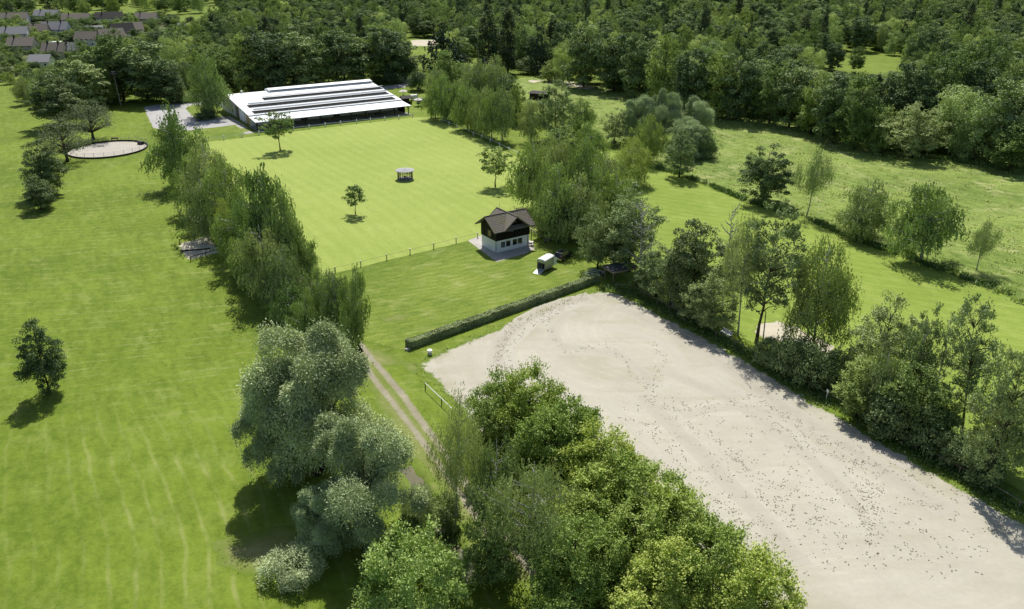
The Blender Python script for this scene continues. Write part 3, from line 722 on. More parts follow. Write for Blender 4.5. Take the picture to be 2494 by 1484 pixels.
for tl, bl, tr, br in [(v1(690,625), v1(670,660), v2(1660,335), v2(1620,368)), (v1(800,750), v1(775,785), v2(1800,445), v2(1770,478)), (v1(1010,485), v1(1000,497), v2(1545,240), v2(1520,252))]:
    q = [hallpt(*p, PL) for p in (tl, bl, tr, br)]
    va, vb = (q[1][1]+q[3][1])/2+.05, (q[0][1]+q[2][1])/2+.0; ua, ub = (q[0][0]+q[1][0])/2, (q[2][0]+q[3][0])/2
    n = 12  # plain grey strips, one upslope of each solar panel row
    for i in range(n):
        onroof(ua+(ub-ua)*i/n+.02, ua+(ub-ua)*(i+1)/n-.02, va, vb, .06, .06, .1, BLUEGREY, 'grey_roof_strip', hall)
q = [hallpt(*p, PL) for p in (v1(1060,330), v2(1195,125))]
ru0, ru1 = q[0][0], q[1][0]
mon = MB(); mon.prism([(VR-2.6, ZR-.15), (VR-2.6, ZR+.55), (VR, ZR+.95), (VR+2.4, ZR+.45), (VR+2.4, ZR-.3)], 0, ru0, ru1)
rid = mon.obj('ridge_vent', WHITEROOF, hall)
mm = MB(); mm.box(ru0+.5, ru1-.4, VR-2.64, VR-2.602, ZR+.02, ZR+.42); mm.obj('louvre', BLUEGREY, rid)
# step between roof and awning, posts, braces, floor
MB().box(.3, HL-.3, V1-.35, V1-.15, ZS, ZM-.24).obj('eave_board', BLUEGREY, hall)
FL = MB().box(.4, HL-.4, -1.2, WALLV-.02, .012, .06); FL.obj('terrace_floor', CONCRETE, hall)
pm = MB().box(-.14,.14,-.14,.14,0,2.95); pme = pm.mesh('post'); pme.materials.append(DARKWOOD)
bm_ = MB()
for s_ in (-1, 1):
    bm_.bar((0,0,1.75), (s_*1.0,0,2.85), .12)
bm_.bar((0,0,1.75), (0,1.0,2.9), .12); bme = bm_.mesh('brace'); bme.materials.append(DARKWOOD)
for i in range(11):
    p = meshobj('post', pme, None, hall, (.7 + (HL-1.4)*i/10, 1.2, .06))
    meshobj('brace', bme, None, p)
for d in (3.0, 6.0): meshobj('post', pme, None, hall, (HL-.7, d+1.4, .06))
MB().box(.5, HL-.5, 1.08, 1.32, 2.98, 3.14).obj('beam', DARKWOOD, hall)
MB().box(HL-.95, HL-.65, 4.6, WALLV-.3, .06, 2.9).obj('end_panel', DARKWOOD, hall)
# left gable openings
for name, u_, v_, z0_, z1_, wd, mat in (('window',0,40.2,1.6,3.4,1.3,GLASS),('window',0,33.2,1.5,3.3,1.3,GLASS)):
    f = MB().box(x0-.05, x0+.002, v_-wd/2-.1, v_+wd/2+.1, z0_-.1, z1_+.1).obj('window', WHITE, hall)
    MB().box(x0-.07, x0-.052, v_-wd/2, v_+wd/2, z0_, z1_).obj('pane', mat, f)
d = MB().box(x0-.08, x0+.002, 24.4, 28.6, 0.02, 4.3).obj('sliding_door', WOOD, hall)
MB().box(x0-.12, x0-.082, 24.9, 25.05, 1.0, 1.5).obj('handle', DARKMETAL, d)
MB().box(x0-.06, x0+.002, 17.2, 17.5, 0.02, 3.6).obj('downpipe', DARKMETAL, hall)
MB().box(x0-.07, x0+.002, WALLV+.3, 15.6, 0.02, 3.4).obj('side_door', YWOOD, hall)
# front wall openings under the awning
for u_ in (12.5, 19.0, 31.0):
    MB().box(u_, u_+2.4, WALLV-.05, WALLV-.002, .06, 2.4).obj('door', DARKWOOD, hall)
for u_ in (24.5, 38.0, 44.5, 49.5):
    f = MB().box(u_, u_+2.0, WALLV-.05, WALLV-.002, 1.0, 2.3).obj('window', WHITE, hall)
    MB().box(u_+.1, u_+1.9, WALLV-.07, WALLV-.052, 1.1, 2.2).obj('pane', GLASS, f)
ch = MB().box(-.4, .5, VB-3.4, VB-2.4, ZB-.2, ZR+1.9); cho = ch.obj('chimney', WHITE, hall)
MB().box(-.5, .6, VB-3.5, VB-2.3, ZR+1.9, ZR+2.05).obj('cap', BLUEGREY, cho)
uu, vv = hallpt(*v1(515,385), PL)
dish = MB().lathe([(.03,ZR),(.05,ZR+.3),(.35,ZR+.55),(.38,ZR+.85),(.12,ZR+1.15)], 12, uu, VR-.2); dish.obj('roof_ventilator', WHITE, hall)
MB().tube([(5.6,21,4.9),(5.6,21,8.6)], .05, 5).obj('mast', WOOD, hall)
MB().box(.1, HL-.1, -.12, -.004, ZA-.16, ZA-.04).obj('gutter', BLUEGREY, hall)
tb = [(28.5,'yellow tabletop'),(41.5,''),(46.5,'')]
def beer_table(u_, v_, lab, mat):
    o = empty('beer_table', HO + Matrix.Rotation(HA,3,'Z') @ Vector((u_, v_, .06)), HA, lab, 'table')
    MB().box(-1.4,1.4,-.35,.35,.72,.77).obj('tabletop', mat, o)
    for sx in (-1,1): MB().box(sx*1.1-.04, sx*1.1+.04, -.3, .3, 0, .72).obj('leg', DARKWOOD, o)
    for sy in (-1,1):
        b = MB().box(-1.4,1.4,sy*.75-.14,sy*.75+.14,.42,.46).obj('bench_seat', mat, o)
beer_table(27.6, 5.2, 'yellowish table with benches in the middle under the hall awning', YWOOD)
beer_table(41.0, 5.0, 'yellow table with benches towards the right end of the hall awning', YWOOD)
beer_table(46.6, 6.2, 'small dark table with benches near the right posts of the hall awning', DARKWOOD)

# ------------------------------------------------------------------ fences of white posts
def rail_fence(pts, label, ph=1.15, pw=.16, rail=.72, rr_=.045, mat=WHITE, rmat=WHITE, cat='fence', capm=None, name='rail_fence', group=None, rails=(None,)):
    P = [Vector(p) for p in pts]; o = empty(name, P[0], 0, label, cat, group)
    pb = MB().box(-pw/2,pw/2,-pw/2,pw/2,0,ph); me = pb.mesh('post'); me.materials.append(mat)
    if capm: cb = MB().box(-pw*.62,pw*.62,-pw*.62,pw*.62,ph,ph+.07); cme = cb.mesh('cap'); cme.materials.append(capm)
    for i, p in enumerate(P):
        q = meshobj('post', me, None, o, p-P[0]); nx = P[min(i+1,len(P)-1)] - P[max(i-1,0)]; q.rotation_euler = (0,0,math.atan2(nx.y,nx.x))
        if capm: meshobj('cap', cme, None, q)
    for i in range(len(P)-1):
        for rz_ in ([rail] if rails == (None,) else rails):
            m = MB().tube([P[i]-P[0]+Vector((0,0,rz_)), P[i+1]-P[0]+Vector((0,0,rz_))], rr_, 5)
            m.obj('rail', rmat, o)
    return o
def gl(pts): return [G(x, y) for x, y in pts]
rail_fence(gl([(501,345),(546,341),(590,335),(631.5,329),(673,323.5),(715,318.2),(753.8,313.8),(792.6,309),(830,304.7),(869,300.8),(902.5,297.4),(937.5,293.5),(971.8,290.2),(1005,285.8)]), 'white post and rail fence along the front of the riding hall', 1.45, .26, 1.0, .06)
rail_fence(gl([(765,678),(817,664),(879,649.5),(942,633.4),(999,619.7),(1056.5,605.5),(1111,591.7),(1163.4,579.2)]), 'low fence of white capped posts along the near edge of the sports lawn', 1.15, .15, .98, .022, METAL, METAL, capm=WHITE)
rail_fence(gl([(1077,297),(1094,305),(1113,312),(1153,330.5),(1173,337),(1194,347),(1216.5,357.5),(1239.6,369),(1262,380)]), 'white posts with a rail under the birches right of the sports lawn', 1.3, .22, .95, .05)
arail = [(1500,706),(1536,708),(1568,726),(1600,744),(1630,759),(1659,775),(1700,797),(1743,822),(1790,846),(1837,874),(1882,901),(1927,927),(1970,950),(2014,974),(2053,996),(2093,1018),(2145,1048),(2195,1076),(2230,1097),(2268,1120),(2335,1157),(2402,1194),(2480,1240),(2570,1290)]
rail_fence(gl(arail), 'dark posts with one pale rail along the right side of the sand arena', 1.15, .12, 1.1, .05, WOOD, WOOD)
rail_fence(gl([(1036,948),(1076,986),(1101,1011)]), 'white single rail on dark posts beside the track left of the arena', 1.0, .1, .98, .05, DARKWOOD, WHITE)
rail_fence(gl([(438,595),(474,585),(506,576)]), 'brown jump rail on the upper side of the small sand pit', 1.0, .14, .98, .08, DARKWOOD, DARKWOOD)
rail_fence(gl([(465,637),(502,627),(538,617)]), 'brown jump rail on the lower side of the small sand pit', 1.0, .14, .98, .08, DARKWOOD, DARKWOOD)
l0, l1 = G(442, 613), G(512, 607)
tag(MB().tube([l0+Vector((0,0,.12)), l1+Vector((0,0,.12))], .16, 8).obj('log', DARKWOOD), 'brown log step lying across the small sand pit', 'log')

# ------------------------------------------------------------------ half timbered house
def v3(x, y): return ((1320+x*.13476)/1.15477, (560+y*.13476)/1.15477)
c0, c1, c2 = G(*v3(560,1125)), G(*v3(1245,965)), G(*v3(255,965))
AA = math.atan2(c1.y-c0.y, c1.x-c0.x); HW = (c1-c0).length; HD = (c2-c0).length
house = empty('club_house', c0, AA, 'small house with white ground floor, black timber upper floor and mossy cross gabled roof', 'house')
GFZ, EZ, RZ = 2.52, 4.62, 7.05
MB().box(0, HW, 0, HD, 0, GFZ).obj('ground_floor_wall', RENDERW, house)
uw = MB(); e = .09
ym = HD/2; sl_ = (RZ-EZ)/(ym+.95)
xc, hwg = HW*.55, 2.75
uw.prism([(-e,GFZ-.06),(HD+e,GFZ-.06),(HD+e,EZ+.25),(ym,RZ-.28),(-e,EZ+.25)], 0, -e, HW+e)
upper = uw.obj('timber_wall', BROWNTIMBER, house)
ug = MB(); ug.prism([(xc-hwg,GFZ+.02),(xc+hwg,GFZ+.02),(xc+hwg,EZ+.25),(xc,RZ-.28),(xc-hwg,EZ+.25)], 1, -e-.06, HD+e+.06); ug.obj('timber_gable', BROWNTIMBER, house)
oh = .95
def slope(axis, lo, hi, ridge, eave, zr, ze, th, name, parent, mat=ROOFT):
    m = MB(); m.prism([(ridge, zr), (eave, ze), (eave, ze-th), (ridge, zr-th)] if axis == 0 else [(ridge, zr), (eave, ze), (eave, ze-th), (ridge, zr-th)], axis, lo, hi)
    return m.obj(name, mat, parent)
r1 = slope(0, -oh, HW+oh*.9, ym, -oh, RZ, EZ, .16, 'roof', house)
slope(0, -oh, HW+oh*.9, ym+.003, HD+oh, RZ, EZ, .16, 'roof', house)
kg = (RZ-EZ)/(hwg+.35)
slope(1, -oh-.12, HD+oh+.12, xc, xc-hwg-.35, RZ+.03, EZ+.05, .16, 'cross_roof', house)
slope(1, -oh-.12, HD+oh+.12, xc+.003, xc+hwg+.35, RZ+.03, EZ+.05, .16, 'cross_roof', house)
# barge boards, ridge tiles
for xs in (-oh-.03, HW+oh*.9+.03):
    for ye in (-oh, HD+oh):
        MB().bar((xs, ye, EZ-.06), (xs, ym, RZ-.04), .05, .22).obj('barge_board', WOOD, house)
for ys in (-oh-.15, HD+oh+.15):
    for xe in (xc-hwg-.35, xc+hwg+.35):
        MB().bar((xe, ys, EZ-.02), (xc, ys, RZ+.0), .05, .22).obj('barge_board', WOOD, house)
MB().tube([(-oh,ym,RZ+.03),(HW+oh*.9,ym,RZ+.03)], .11, 6).obj('ridge_tile', ROOFT, house)
MB().tube([(xc,-oh-.1,RZ+.06),(xc,HD+oh+.1,RZ+.06)], .11, 6).obj('ridge_tile', ROOFT, house)
# tile courses on every slope facing the camera
crs = MB()
for i in range(1, 11):
    f = i/11; y = ym + (-oh-ym)*f; z = RZ + (EZ-RZ)*f
    crs.bar((-oh+.02,y,z+.012), (HW+oh*.9-.02,y,z+.012), .05, .035)
crs.obj('tile_course', ROOFT, r1)['kind'] = 'stuff'
# ground floor windows, read from the photograph
for xa, xb in ((675,755),(780,860),(915,997),(1020,1103)):
    f0 = (xa-575)/(1245-575)*HW*.985; f1 = (xb-575)/(1245-575)*HW*.985
    wn = MB().box(f0, f1, -.06, -.003, .86, 2.02).obj('window', BROWNTIMBER, house)
    if xa == 675:
        for q in range(2): MB().box(f0+.08+q*(f1-f0-.1)/2, f0+.08+(q+.8)*(f1-f0-.1)/2, -.085, -.062, .94, 1.94).obj('pane', BLUEGREY, wn)
    else:
        MB().box(f0+.07, f1-.07, -.085, -.062, .93, 1.95).obj('pane', GLASS, wn)
MB().tube([(-.12,-.12,0),(-.12,-.12,GFZ+1.7),(.1,-.5,EZ-.1)], .055, 6).obj('downpipe', DARKMETAL, house)
MB().tube([(HW-.35,-.08,0),(HW-.35,-.08,GFZ)], .055, 6).obj('downpipe', DARKMETAL, house)
wn = MB().box(-e-.05, -e-.002, 1.7, 2.9, 2.9, 4.2).obj('upper_window', WOOD, house)
MB().box(-e-.07, -e-.052, 1.85, 2.3, 3.0, 4.1).obj('pane', YWOOD, wn); MB().box(-e-.07, -e-.052, 2.35, 2.8, 3.0, 4.1).obj('pane', GLASS, wn)
wn = MB().box(xc+.6, xc+1.7, -e-.13, -e-.062, 3.2, 4.3).obj('upper_window', DARKWOOD, house); MB().box(xc+.7, xc+1.6, -e-.15, -e-.132, 3.3, 4.2).obj('pane', GLASS, wn)
MB().lathe([(.03,5.9),(.10,5.92),(.12,6.05),(.04,6.15)], 8, xc, -e-.25).obj('gable_lamp', METAL, house)
MB().tube([(xc-1.8,-e-.3,EZ-.35),(xc-1.5,-e-1.1,EZ-.25),(xc-1.1,-e-1.1,EZ-.25)], .05, 5).obj('floodlight_arm', METAL, house)
MB().tube([(xc-.6,ym+1.8,RZ-.7),(xc-.6,ym+1.8,RZ+1.6)], .025, 5).obj('aerial', DARKMETAL, house)
# outside stair and landing right of the house
st = empty('outside_stair', c0 + Matrix.Rotation(AA,3,'Z') @ Vector((HW+.15, 1.0, 0)), AA, 'wooden outside stair with landing against the right side of the house', 'stair')
MB().box(0, 1.9, .9, 3.0, 2.45, 2.6).obj('landing', WOOD, st)
for i in range(12): MB().box(1.95+i*.27, 1.95+(i+1)*.27+.02, .95, 1.95, 2.3-i*.2, 2.35-i*.2).obj('tread', WOOD, st)
for yy in (.92, 1.98): MB().bar((1.9,yy,3.3), (5.2,yy,1.0), .07).obj('handrail', WOOD, st)
for p in ((.1,.95),(1.8,.95),(.1,2.9),(1.8,2.9)): MB().box(p[0]-.06,p[0]+.06,p[1]-.06,p[1]+.06,0,2.44).obj('post', DARKWOOD, st)
mst = empty('round_table', G(*v3(1293,965)), 0, 'small pale round table standing by the right corner of the house', 'table')
MB().lathe([(.52,.70),(.55,.72),(.55,.75),(.5,.76)], 16).obj('tabletop', CANVAS, mst); MB().lathe([(.25,0),(.06,.05),(.05,.70)], 8).obj('leg', METAL, mst)
bs = empty('garden_bench', G(*v3(1640,905)), AA, 'grey bench standing in the shade between house and birches', 'bench')
MB().box(-.9,.9,-.2,.22,.42,.47).obj('seat', METAL, bs); MB().box(-.9,.9,.22,.27,.5,.95).obj('backrest', METAL, bs)
for sx in (-.75,.75): MB().box(sx-.04,sx+.04,-.18,.2,0,.42).obj('leg', DARKMETAL, bs)

# ------------------------------------------------------------------ horse trailer
def v4(x, y): return ((1480+x*.12131)/1.15477, (690+y*.12131)/1.15477)
TP = G(*v4(430,632)); TQ = G(*v4(640,505)); TA = math.atan2(TQ.y-TP.y, TQ.x-TP.x)
tr = empty('horse_trailer', TP, TA, 'white roofed horse trailer with its rear ramp lowered on the cut lawn', 'horse trailer')
TL, TW, TB, TH = 3.3, 1.75, .42, 2.55
m = MB()      # body open at the rear: floor, sides, front, arched roof
m.box(0, TL, 0, .05, TB, TH-.25); m.box(0, TL, TW-.05, TW, TB, TH-.25); m.box(0, TL, .05, TW-.05, TB, TB+.06)
m.prism([(TL-.05,TB),(TL+.12,TB),(TL+.35,TB+.8),(TL+.12,TH-.25),(TL-.05,TH-.25)], 1, .052, TW-.052)
m.obj('body', ALU, tr)
m = MB(); prof = [(y_, TH-.25 + .25*max(0.0, math.sin(math.pi*(y_+.06)/(TW+.12)))**.6) for y_ in [ -.06 + (TW+.12)*i/10 for i in range(11)]]
m.prism(prof + [(TW+.06,TH-.3),(-.06,TH-.3)], 0, -.06, TL+.1)
m.prism([(TL+.1,TH-.3),(TL+.1,TH-.06),(TL+.3,TH-.16),(TL+.42,TH-.5)], 1, .0, TW)
m.obj('roof', WHITE, tr)
MB().box(-.02, .03, .05, TW-.05, 1.75, TH-.25).obj('rear_flap', ALU, tr)
MB().box(.1, 2.6, TW/2-.02, TW/2+.02, TB+.1, 1.65).obj('partition', METAL, tr)
MB().prism([(0,TB),(-1.55,.06),(-1.55,.02),(0,TB-.06)], 1, .08, TW-.08).obj('ramp', ALU, tr)
fm = MB()
for cx_ in (1.35, 2.15):
    fm.prism([(cx_+.42*math.cos(t), .40+.42*math.sin(t)) for t in [math.pi*i/8 for i in range(9)]], 1, -.20, -.003)
fm.obj('mudguard', ALU, tr)
def wheel(parent, cx_, cy_, r=.33, w_=.18, mat=CHROME):
    wv_ = MB(); n = 16
    for a_, b_ in ((r*.62, r),):
        pass
    wv_.add(*tyre(r, w_)); o = wv_.obj('wheel', RUBBER, parent, (cx_, cy_, r), smooth=False)
    rm = MB(); rm.prism([(r*.6*math.cos(t), r*.6*math.sin(t)) for t in [2*math.pi*i/12 for i in range(12)]], 1, -w_*.53, w_*.53); rm.obj('rim', mat, o)
    return o
def tyre(r, w_, n=18):
    prof = [(r*.62,-w_/2),(r*.93,-w_/2),(r,-w_*.3),(r,w_*.3),(r*.93,w_/2),(r*.62,w_/2)]
    vs = []; fs = []; k = len(prof)
    for i in range(n):
        t = 2*math.pi*i/n
        for q, y_ in prof: vs.append((q*math.cos(t), y_, q*math.sin(t)))
    for i in range(n):
        for j in range(k): fs.append((i*k+j, i*k+(j+1)%k, ((i+1)%n)*k+(j+1)%k, ((i+1)%n)*k+j))
    return vs, fs
for cx_ in (1.35, 2.15):
    for cy_ in (-.11, TW+.11): wheel(tr, cx_, cy_)
db = MB(); db.bar((TL,.4,.45), (TL+1.4,TW/2,.5), .08); db.bar((TL,TW-.4,.45), (TL+1.4,TW/2,.5), .08); db.obj('drawbar', METAL, tr)
MB().lathe([(.06,0),(.06,.45)], 8, TL+1.1, TW/2+.15).obj('jockey_wheel', DARKMETAL, tr)
MB().box(TL-.55, TL-.02, -.055, -.003, TB+.15, TH-.35).obj('groom_door', ALU, tr)
dr = MB().box(0, .55, -.03, .0, TB+.15, TH-.45).obj('open_door', WHITE, tr, (TL-.1, -.06, 0)); dr.rotation_euler = (0,0,-1.0)
for cy_ in (.1, TW-.25): MB().box(-.03, -.021, cy_, cy_+.14, .55, .72).obj('rear_light', REDLENS, tr)

# ------------------------------------------------------------------ the car that tows it
def build_car(P, ang, label, paint, L=4.5, Wd=1.85, Hh=1.75):
    o = empty('parked_car', P, ang, label, 'car')
    m = MB(); b = [(0,.38),(L,.38),(L+.02,.72),(L-.1,.98),(L-1.15,1.06),(.08,1.08),(-.02,.9)]
    m.prism(b, 1, -Wd/2, Wd/2); bo = m.obj('body', paint, o, bevel=.06)
    m = MB(); n0 = [(.10,1.08),(L-1.2,1.06),(L-1.95,Hh-.05),(.35,Hh)]
    vs = []; 
    for (x_, z_) in n0:
        ww = Wd/2-.05 if z_ < 1.3 else Wd/2-.22
        vs += [(x_, -ww, z_), (x_, ww, z_)]
    m.add(vs, [(0,2,4,6),(1,7,5,3),(0,1,3,2),(2,3,5,4),(4,5,7,6),(6,7,1,0)]); m.obj('cabin', paint, o, bevel=.05)
    for sy in (-1, 1):
        for xa, xb, xa2, xb2 in ((.35,1.2,.55,1.2),(1.28,2.2,1.28,2.2),(2.28,3.1,2.28,2.55)):
            m = MB(); yb, yt = sy*(Wd/2-.055), sy*(Wd/2-.195)
            m.add([(xa,yb+sy*.012,1.14),(xb,yb+sy*.012,1.14),(xb2,yt+sy*.012,Hh-.16),(xa2,yt+sy*.012,Hh-.16),(xa,yb-sy*.02,1.14),(xb,yb-sy*.02,1.14),(xb2,yt-sy*.02,Hh-.16),(xa2,yt-sy*.02,Hh-.16)], [(0,1,2,3),(7,6,5,4),(0,4,5,1),(1,5,6,2),(2,6,7,3),(3,7,4,0)])
            m.obj('side_window', GLASS, o)
        for cx_ in (.9, L-.95):
            wheel(o, cx_, sy*(Wd/2-.07), .36, .24)
            m = MB(); m.prism([(cx_+.46*math.cos(t), .36+.46*math.sin(t)) for t in [math.pi*i/10 for i in range(11)]], 1, min(sy*(Wd/2-.02), sy*(Wd/2+.03)), max(sy*(Wd/2-.02), sy*(Wd/2+.03))); m.obj('wheel_arch', DARKMETAL, o)
        MB().box(-.04, .03, sy*.78-.07, sy*.78+.07, .78, 1.04).obj('tail_light', REDLENS, o)
        MB().box(L-.06, L+.03, sy*.68-.13, sy*.68+.13, .74, .90).obj('headlight', CHROME, o)
        MB().box(.5, L-2.0, sy*.62-.02, sy*.62+.02, Hh+.02, Hh+.07).obj('roof_rail', CHROME, o)
        MB().box(2.95, 3.1, min(sy*.93,sy*1.1), max(sy*.93,sy*1.1), 1.05, 1.2).obj('mirror', paint, o)
    m = MB(); m.add([(.105,-.75,1.14),(.105,.75,1.14),(.30,.62,Hh-.14),(.30,-.62,Hh-.14),(.085,-.75,1.15),(.085,.75,1.15),(.28,.62,Hh-.13),(.28,-.62,Hh-.13)],[(3,2,1,0),(4,5,6,7),(0,1,5,4),(1,2,6,5),(2,3,7,6),(3,0,4,7)]); m.obj('rear_window', GLASS, o)
    m = MB(); m.add([(L-1.22,-.8,1.09),(L-1.22,.8,1.09),(L-1.90,.64,Hh-.09),(L-1.90,-.64,Hh-.09),(L-1.19,-.8,1.10),(L-1.19,.8,1.10),(L-1.87,.64,Hh-.08),(L-1.87,-.64,Hh-.08)],[(3,2,1,0),(4,5,6,7),(0,1,5,4),(1,2,6,5),(2,3,7,6),(3,0,4,7)]); m.obj('windscreen', GLASS, o)
    MB().box(-.08, .12, -Wd/2+.05, Wd/2-.05, .40, .58).obj('bumper', CHROME, o)
    MB().box(-.055, -.022, -.26, .26, .62, .74).obj('number_plate', WHITE, o)
    MB().box(L-.1, L+.08, -Wd/2+.05, Wd/2-.05, .40, .58).obj('bumper', DARKMETAL, o)
    return o
build_car(G(*v4(735,392)) + Vector((0,.2,0)), TA + .03, 'black off-road car parked in the shade in front of the horse trailer', CARPAINT)
build_car(G(1014, 251), R(20), 'silver car parked on the grass beyond the hall by the birches', SILVERPAINT)

# ------------------------------------------------------------------ pavilion on the lawn
gz = empty('pavilion', G(987, 436), 0, 'small round open pavilion with pale conical roof standing alone on the sports lawn', 'pavilion')
GR = 2.05
MB().lathe([(GR+.1,.01),(GR+.1,.12),(.02,.13)], 20).obj('floor', CONCRETE, gz)
MB().lathe([(GR+.45,2.32),(GR+.48,2.36),(GR+.45,2.42),(.12,2.95),(.02,2.98)], 24).obj('roof', ROOFGREY, gz)
for i in range(12):
    t = 2*math.pi*i/12; x_, y_ = (GR-.12)*math.cos(t), (GR-.12)*math.sin(t)
    MB().box(x_-.09,x_+.09,y_-.09,y_+.09,.13,2.33).obj('post', DARKWOOD, gz)
    t2 = 2*math.pi*(i+1)/12
    if i != 8:
        for z_ in (.85, 1.9): MB().bar((x_,y_,z_), ((GR-.12)*math.cos(t2), (GR-.12)*math.sin(t2), z_), .07, .1).obj('rail', DARKWOOD, gz)
MB().lathe([(.5,.6),(.5,.68)], 12).obj('table', WOOD, gz)

# ------------------------------------------------------------------ round pen
pc = (G(262,387.5)+G(262,344.5))/2; pw_ = (G(355,362)-G(167,370)).length/2*1.0
pcx = (G(355,362).x+G(167,370).x)/2; pr_ = (G(262,344.5).y-G(262,387.5).y)/2
PC = Vector((pcx, pc.y, 0)); PRX, PRY = pw_, pr_
ring = [(PC.x+PRX*math.cos(t), PC.y+PRY*math.sin(t)) for t in [2*math.pi*i/48 for i in range(48)]]
zone('pen_sand', ring, PENSAND, 3*Z, 2, 1, .02, 21, world=True)
pen = empty('round_pen', PC, 0, 'round lunging pen with a low dark kerb and wire fence around pale sand', 'pen')
m = MB(); n = 72
for i in range(n):
    pass
vs = []; fs = []
for i in range(n):
    t = 2*math.pi*i/n
    for q, z_ in ((0,.02),(0,.5),(.14,.5),(.14,.0)): vs.append(((PRX+q)*math.cos(t), (PRY+q)*math.sin(t), z_))
for i in range(n):
    for j in range(4): fs.append((i*4+j, i*4+(j+1)%4, ((i+1)%n)*4+(j+1)%4, ((i+1)%n)*4+j))
MB().add(vs, fs).obj('kerb', DARKWOOD, pen)
pp = [Vector(((PRX+.22)*math.cos(2*math.pi*i/26), (PRY+.22)*math.sin(2*math.pi*i/26), 0)) for i in range(26)]
pbm = MB().tube([(0,0,0),(0,0,1.75)], .05, 5).mesh('post'); pbm.materials.append(METAL)
for i, p in enumerate(pp):
    meshobj('post', pbm, None, pen, p)
    m = MB()
    for z_ in (.85, 1.25, 1.65): m.tube([p+Vector((0,0,z_)), pp[(i+1)%26]+Vector((0,0,z_))], .02, 4, cap=False)
    m.obj('wire', METAL, pen)
yb_ = empty('garden_bench', G(280, 342.5), R(8), 'yellow wooden bench behind the far side of the round pen', 'bench')
MB().box(-1.1,1.1,-.2,.2,.42,.48).obj('seat', YWOOD, yb_); MB().box(-1.1,1.1,.2,.26,.5,.95).obj('backrest', YWOOD, yb_)
for sx in (-.9,.9): MB().box(sx-.06,sx+.06,-.2,.25,0,.42).obj('leg', DARKWOOD, yb_)
bx_ = MB().box(-.9,.9,-.5,.5,0,1.0); o = bx_.obj('crate', DARKMETAL, None, G(343,352), R(-20), bevel=.03); tag(o, 'dark storage box at the right end of the round pen', 'box')

# ------------------------------------------------------------------ stork pole
nb, ntp = G(294.6, 257), ztop(G(294.6,257).y, 184)
npx = xat(nb.y, ntp, 277.5) - nb.x
sp = empty('stork_pole', nb, 0, 'leaning tall pole carrying a wide stork nest at the wood edge left', 'pole')
MB().tube([(0,0,0),(npx,0,ntp)], [.2,.14], 8).obj('pole', GREYBARK, sp)
nm = MB(); nm.lathe([(.3,ntp),(1.0,ntp+.15),(1.35,ntp+.75),(1.15,ntp+.9),(.6,ntp+.7),(.02,ntp+.68)], 16, npx, 0)
no = nm.obj('nest', NESTM, sp)
rr = random.Random(5); m = MB()
for i in range(140):
    t = rr.random()*6.28; r_ = 1.05+.35*rr.random(); z_ = ntp+.2+.7*rr.random(); a = t+1.57+rr.gauss(0,.4)
    p = Vector((npx+r_*math.cos(t), r_*math.sin(t), z_)); dd = Vector((math.cos(a), math.sin(a), rr.gauss(0,.25)))*(.25+.3*rr.random())
    m.tube([p-dd, p+dd], .02, 3, cap=False)
m.obj('twigs', NESTM, no)['kind'] = 'stuff'
def skin(name, verts, edges, mat, parent=None, loc=(0,0,0), rz=0.0, root=0, sub=1):
    me = bpy.data.meshes.new(name); me.from_pydata([v[:3] for v in verts], edges, [])
    o = meshobj(name, me, mat, parent, loc, rz)
    sm = o.modifiers.new('skin', 'SKIN'); me.skin_vertices.new() if not me.skin_vertices else None
    for i, v in enumerate(verts):
        r_ = v[3]; me.skin_vertices[0].data[i].radius = (r_, v[4] if len(v) > 4 else r_)
        me.skin_vertices[0].data[i].use_root = (i == root)
    sm.use_smooth_shade = True
    if sub:
        ss = o.modifiers.new('sub', 'SUBSURF'); ss.levels = sub; ss.render_levels = sub
    return o
def stork(P, rz, label):
    o = empty('stork', P, rz, label, 'bird', 'storks on the nest')
    skin('body', [(0,0,.62,.13),(-.25,0,.58,.10),(-.42,0,.5,.04),(.18,0,.68,.09),(.26,0,.86,.045),(.30,0,1.02,.05),(.36,0,1.03,.03)], [(0,1),(1,2),(0,3),(3,4),(4,5),(5,6)], FEATHER, o)
    MB().tube([(.36,0,1.03),(.62,0,.97)], [.022,.008], 5).obj('beak', REDLENS, o)
    for sy in (-.05,.05): MB().tube([(0,sy,.55),(0,sy,0)], .015, 4).obj('leg', REDLENS, o)
    MB().prism([(-.1,.62),(-.5,.52),(-.3,.44),(-.05,.5)], 1, -.13, .13).obj('wing_tip', DARKMETAL, o)
stork(nb + Vector((npx-.45,0,ntp+.72)), 2.6, 'white stork on the left side of the pole nest'); stork(nb + Vector((npx+.3,.1,ntp+.72)), .4, 'white stork on the right side of the pole nest')

# ------------------------------------------------------------------ shed, shelter, masts
sh = empty('field_shed', G(1310, 246), R(-24), 'black timber shed with a flat dark roof at the edge of the tall meadow', 'shed')
MB().box(-3.6,3.6,0,3.6,0,2.7).obj('wall', BROWNTIMBER, sh)
MB().prism([(-.7,2.75),(4.1,3.15),(4.1,3.3),(-.7,2.9)], 0, -4.2, 4.2).obj('roof', plain('felt_roof', (.075,.068,.068), .9, .1, 0, .2, 2), sh)
MB().box(-3.0,.4,-.05,-.003,.1,2.3).obj('door', DARKWOOD, sh)
bg_ = empty('beer_shelter', G(989, 253), R(28), 'small wooden shelter with grey felt roof beside the right end of the hall', 'shelter')
MB().prism([(-1.7,2.3),(0,3.2),(1.7,2.3),(1.7,2.15),(0,3.05),(-1.7,2.15)], 0, -2.2, 2.2).obj('roof', plain('shelter_felt', (.11,.10,.095), .9, .1, 0, .2, 2), bg_)
for p in ((-1.9,-1.4),(1.9,-1.4),(-1.9,1.4),(1.9,1.4)): MB().box(p[0]-.08,p[0]+.08,p[1]-.08,p[1]+.08,0,2.25).obj('post', DARKWOOD, bg_)
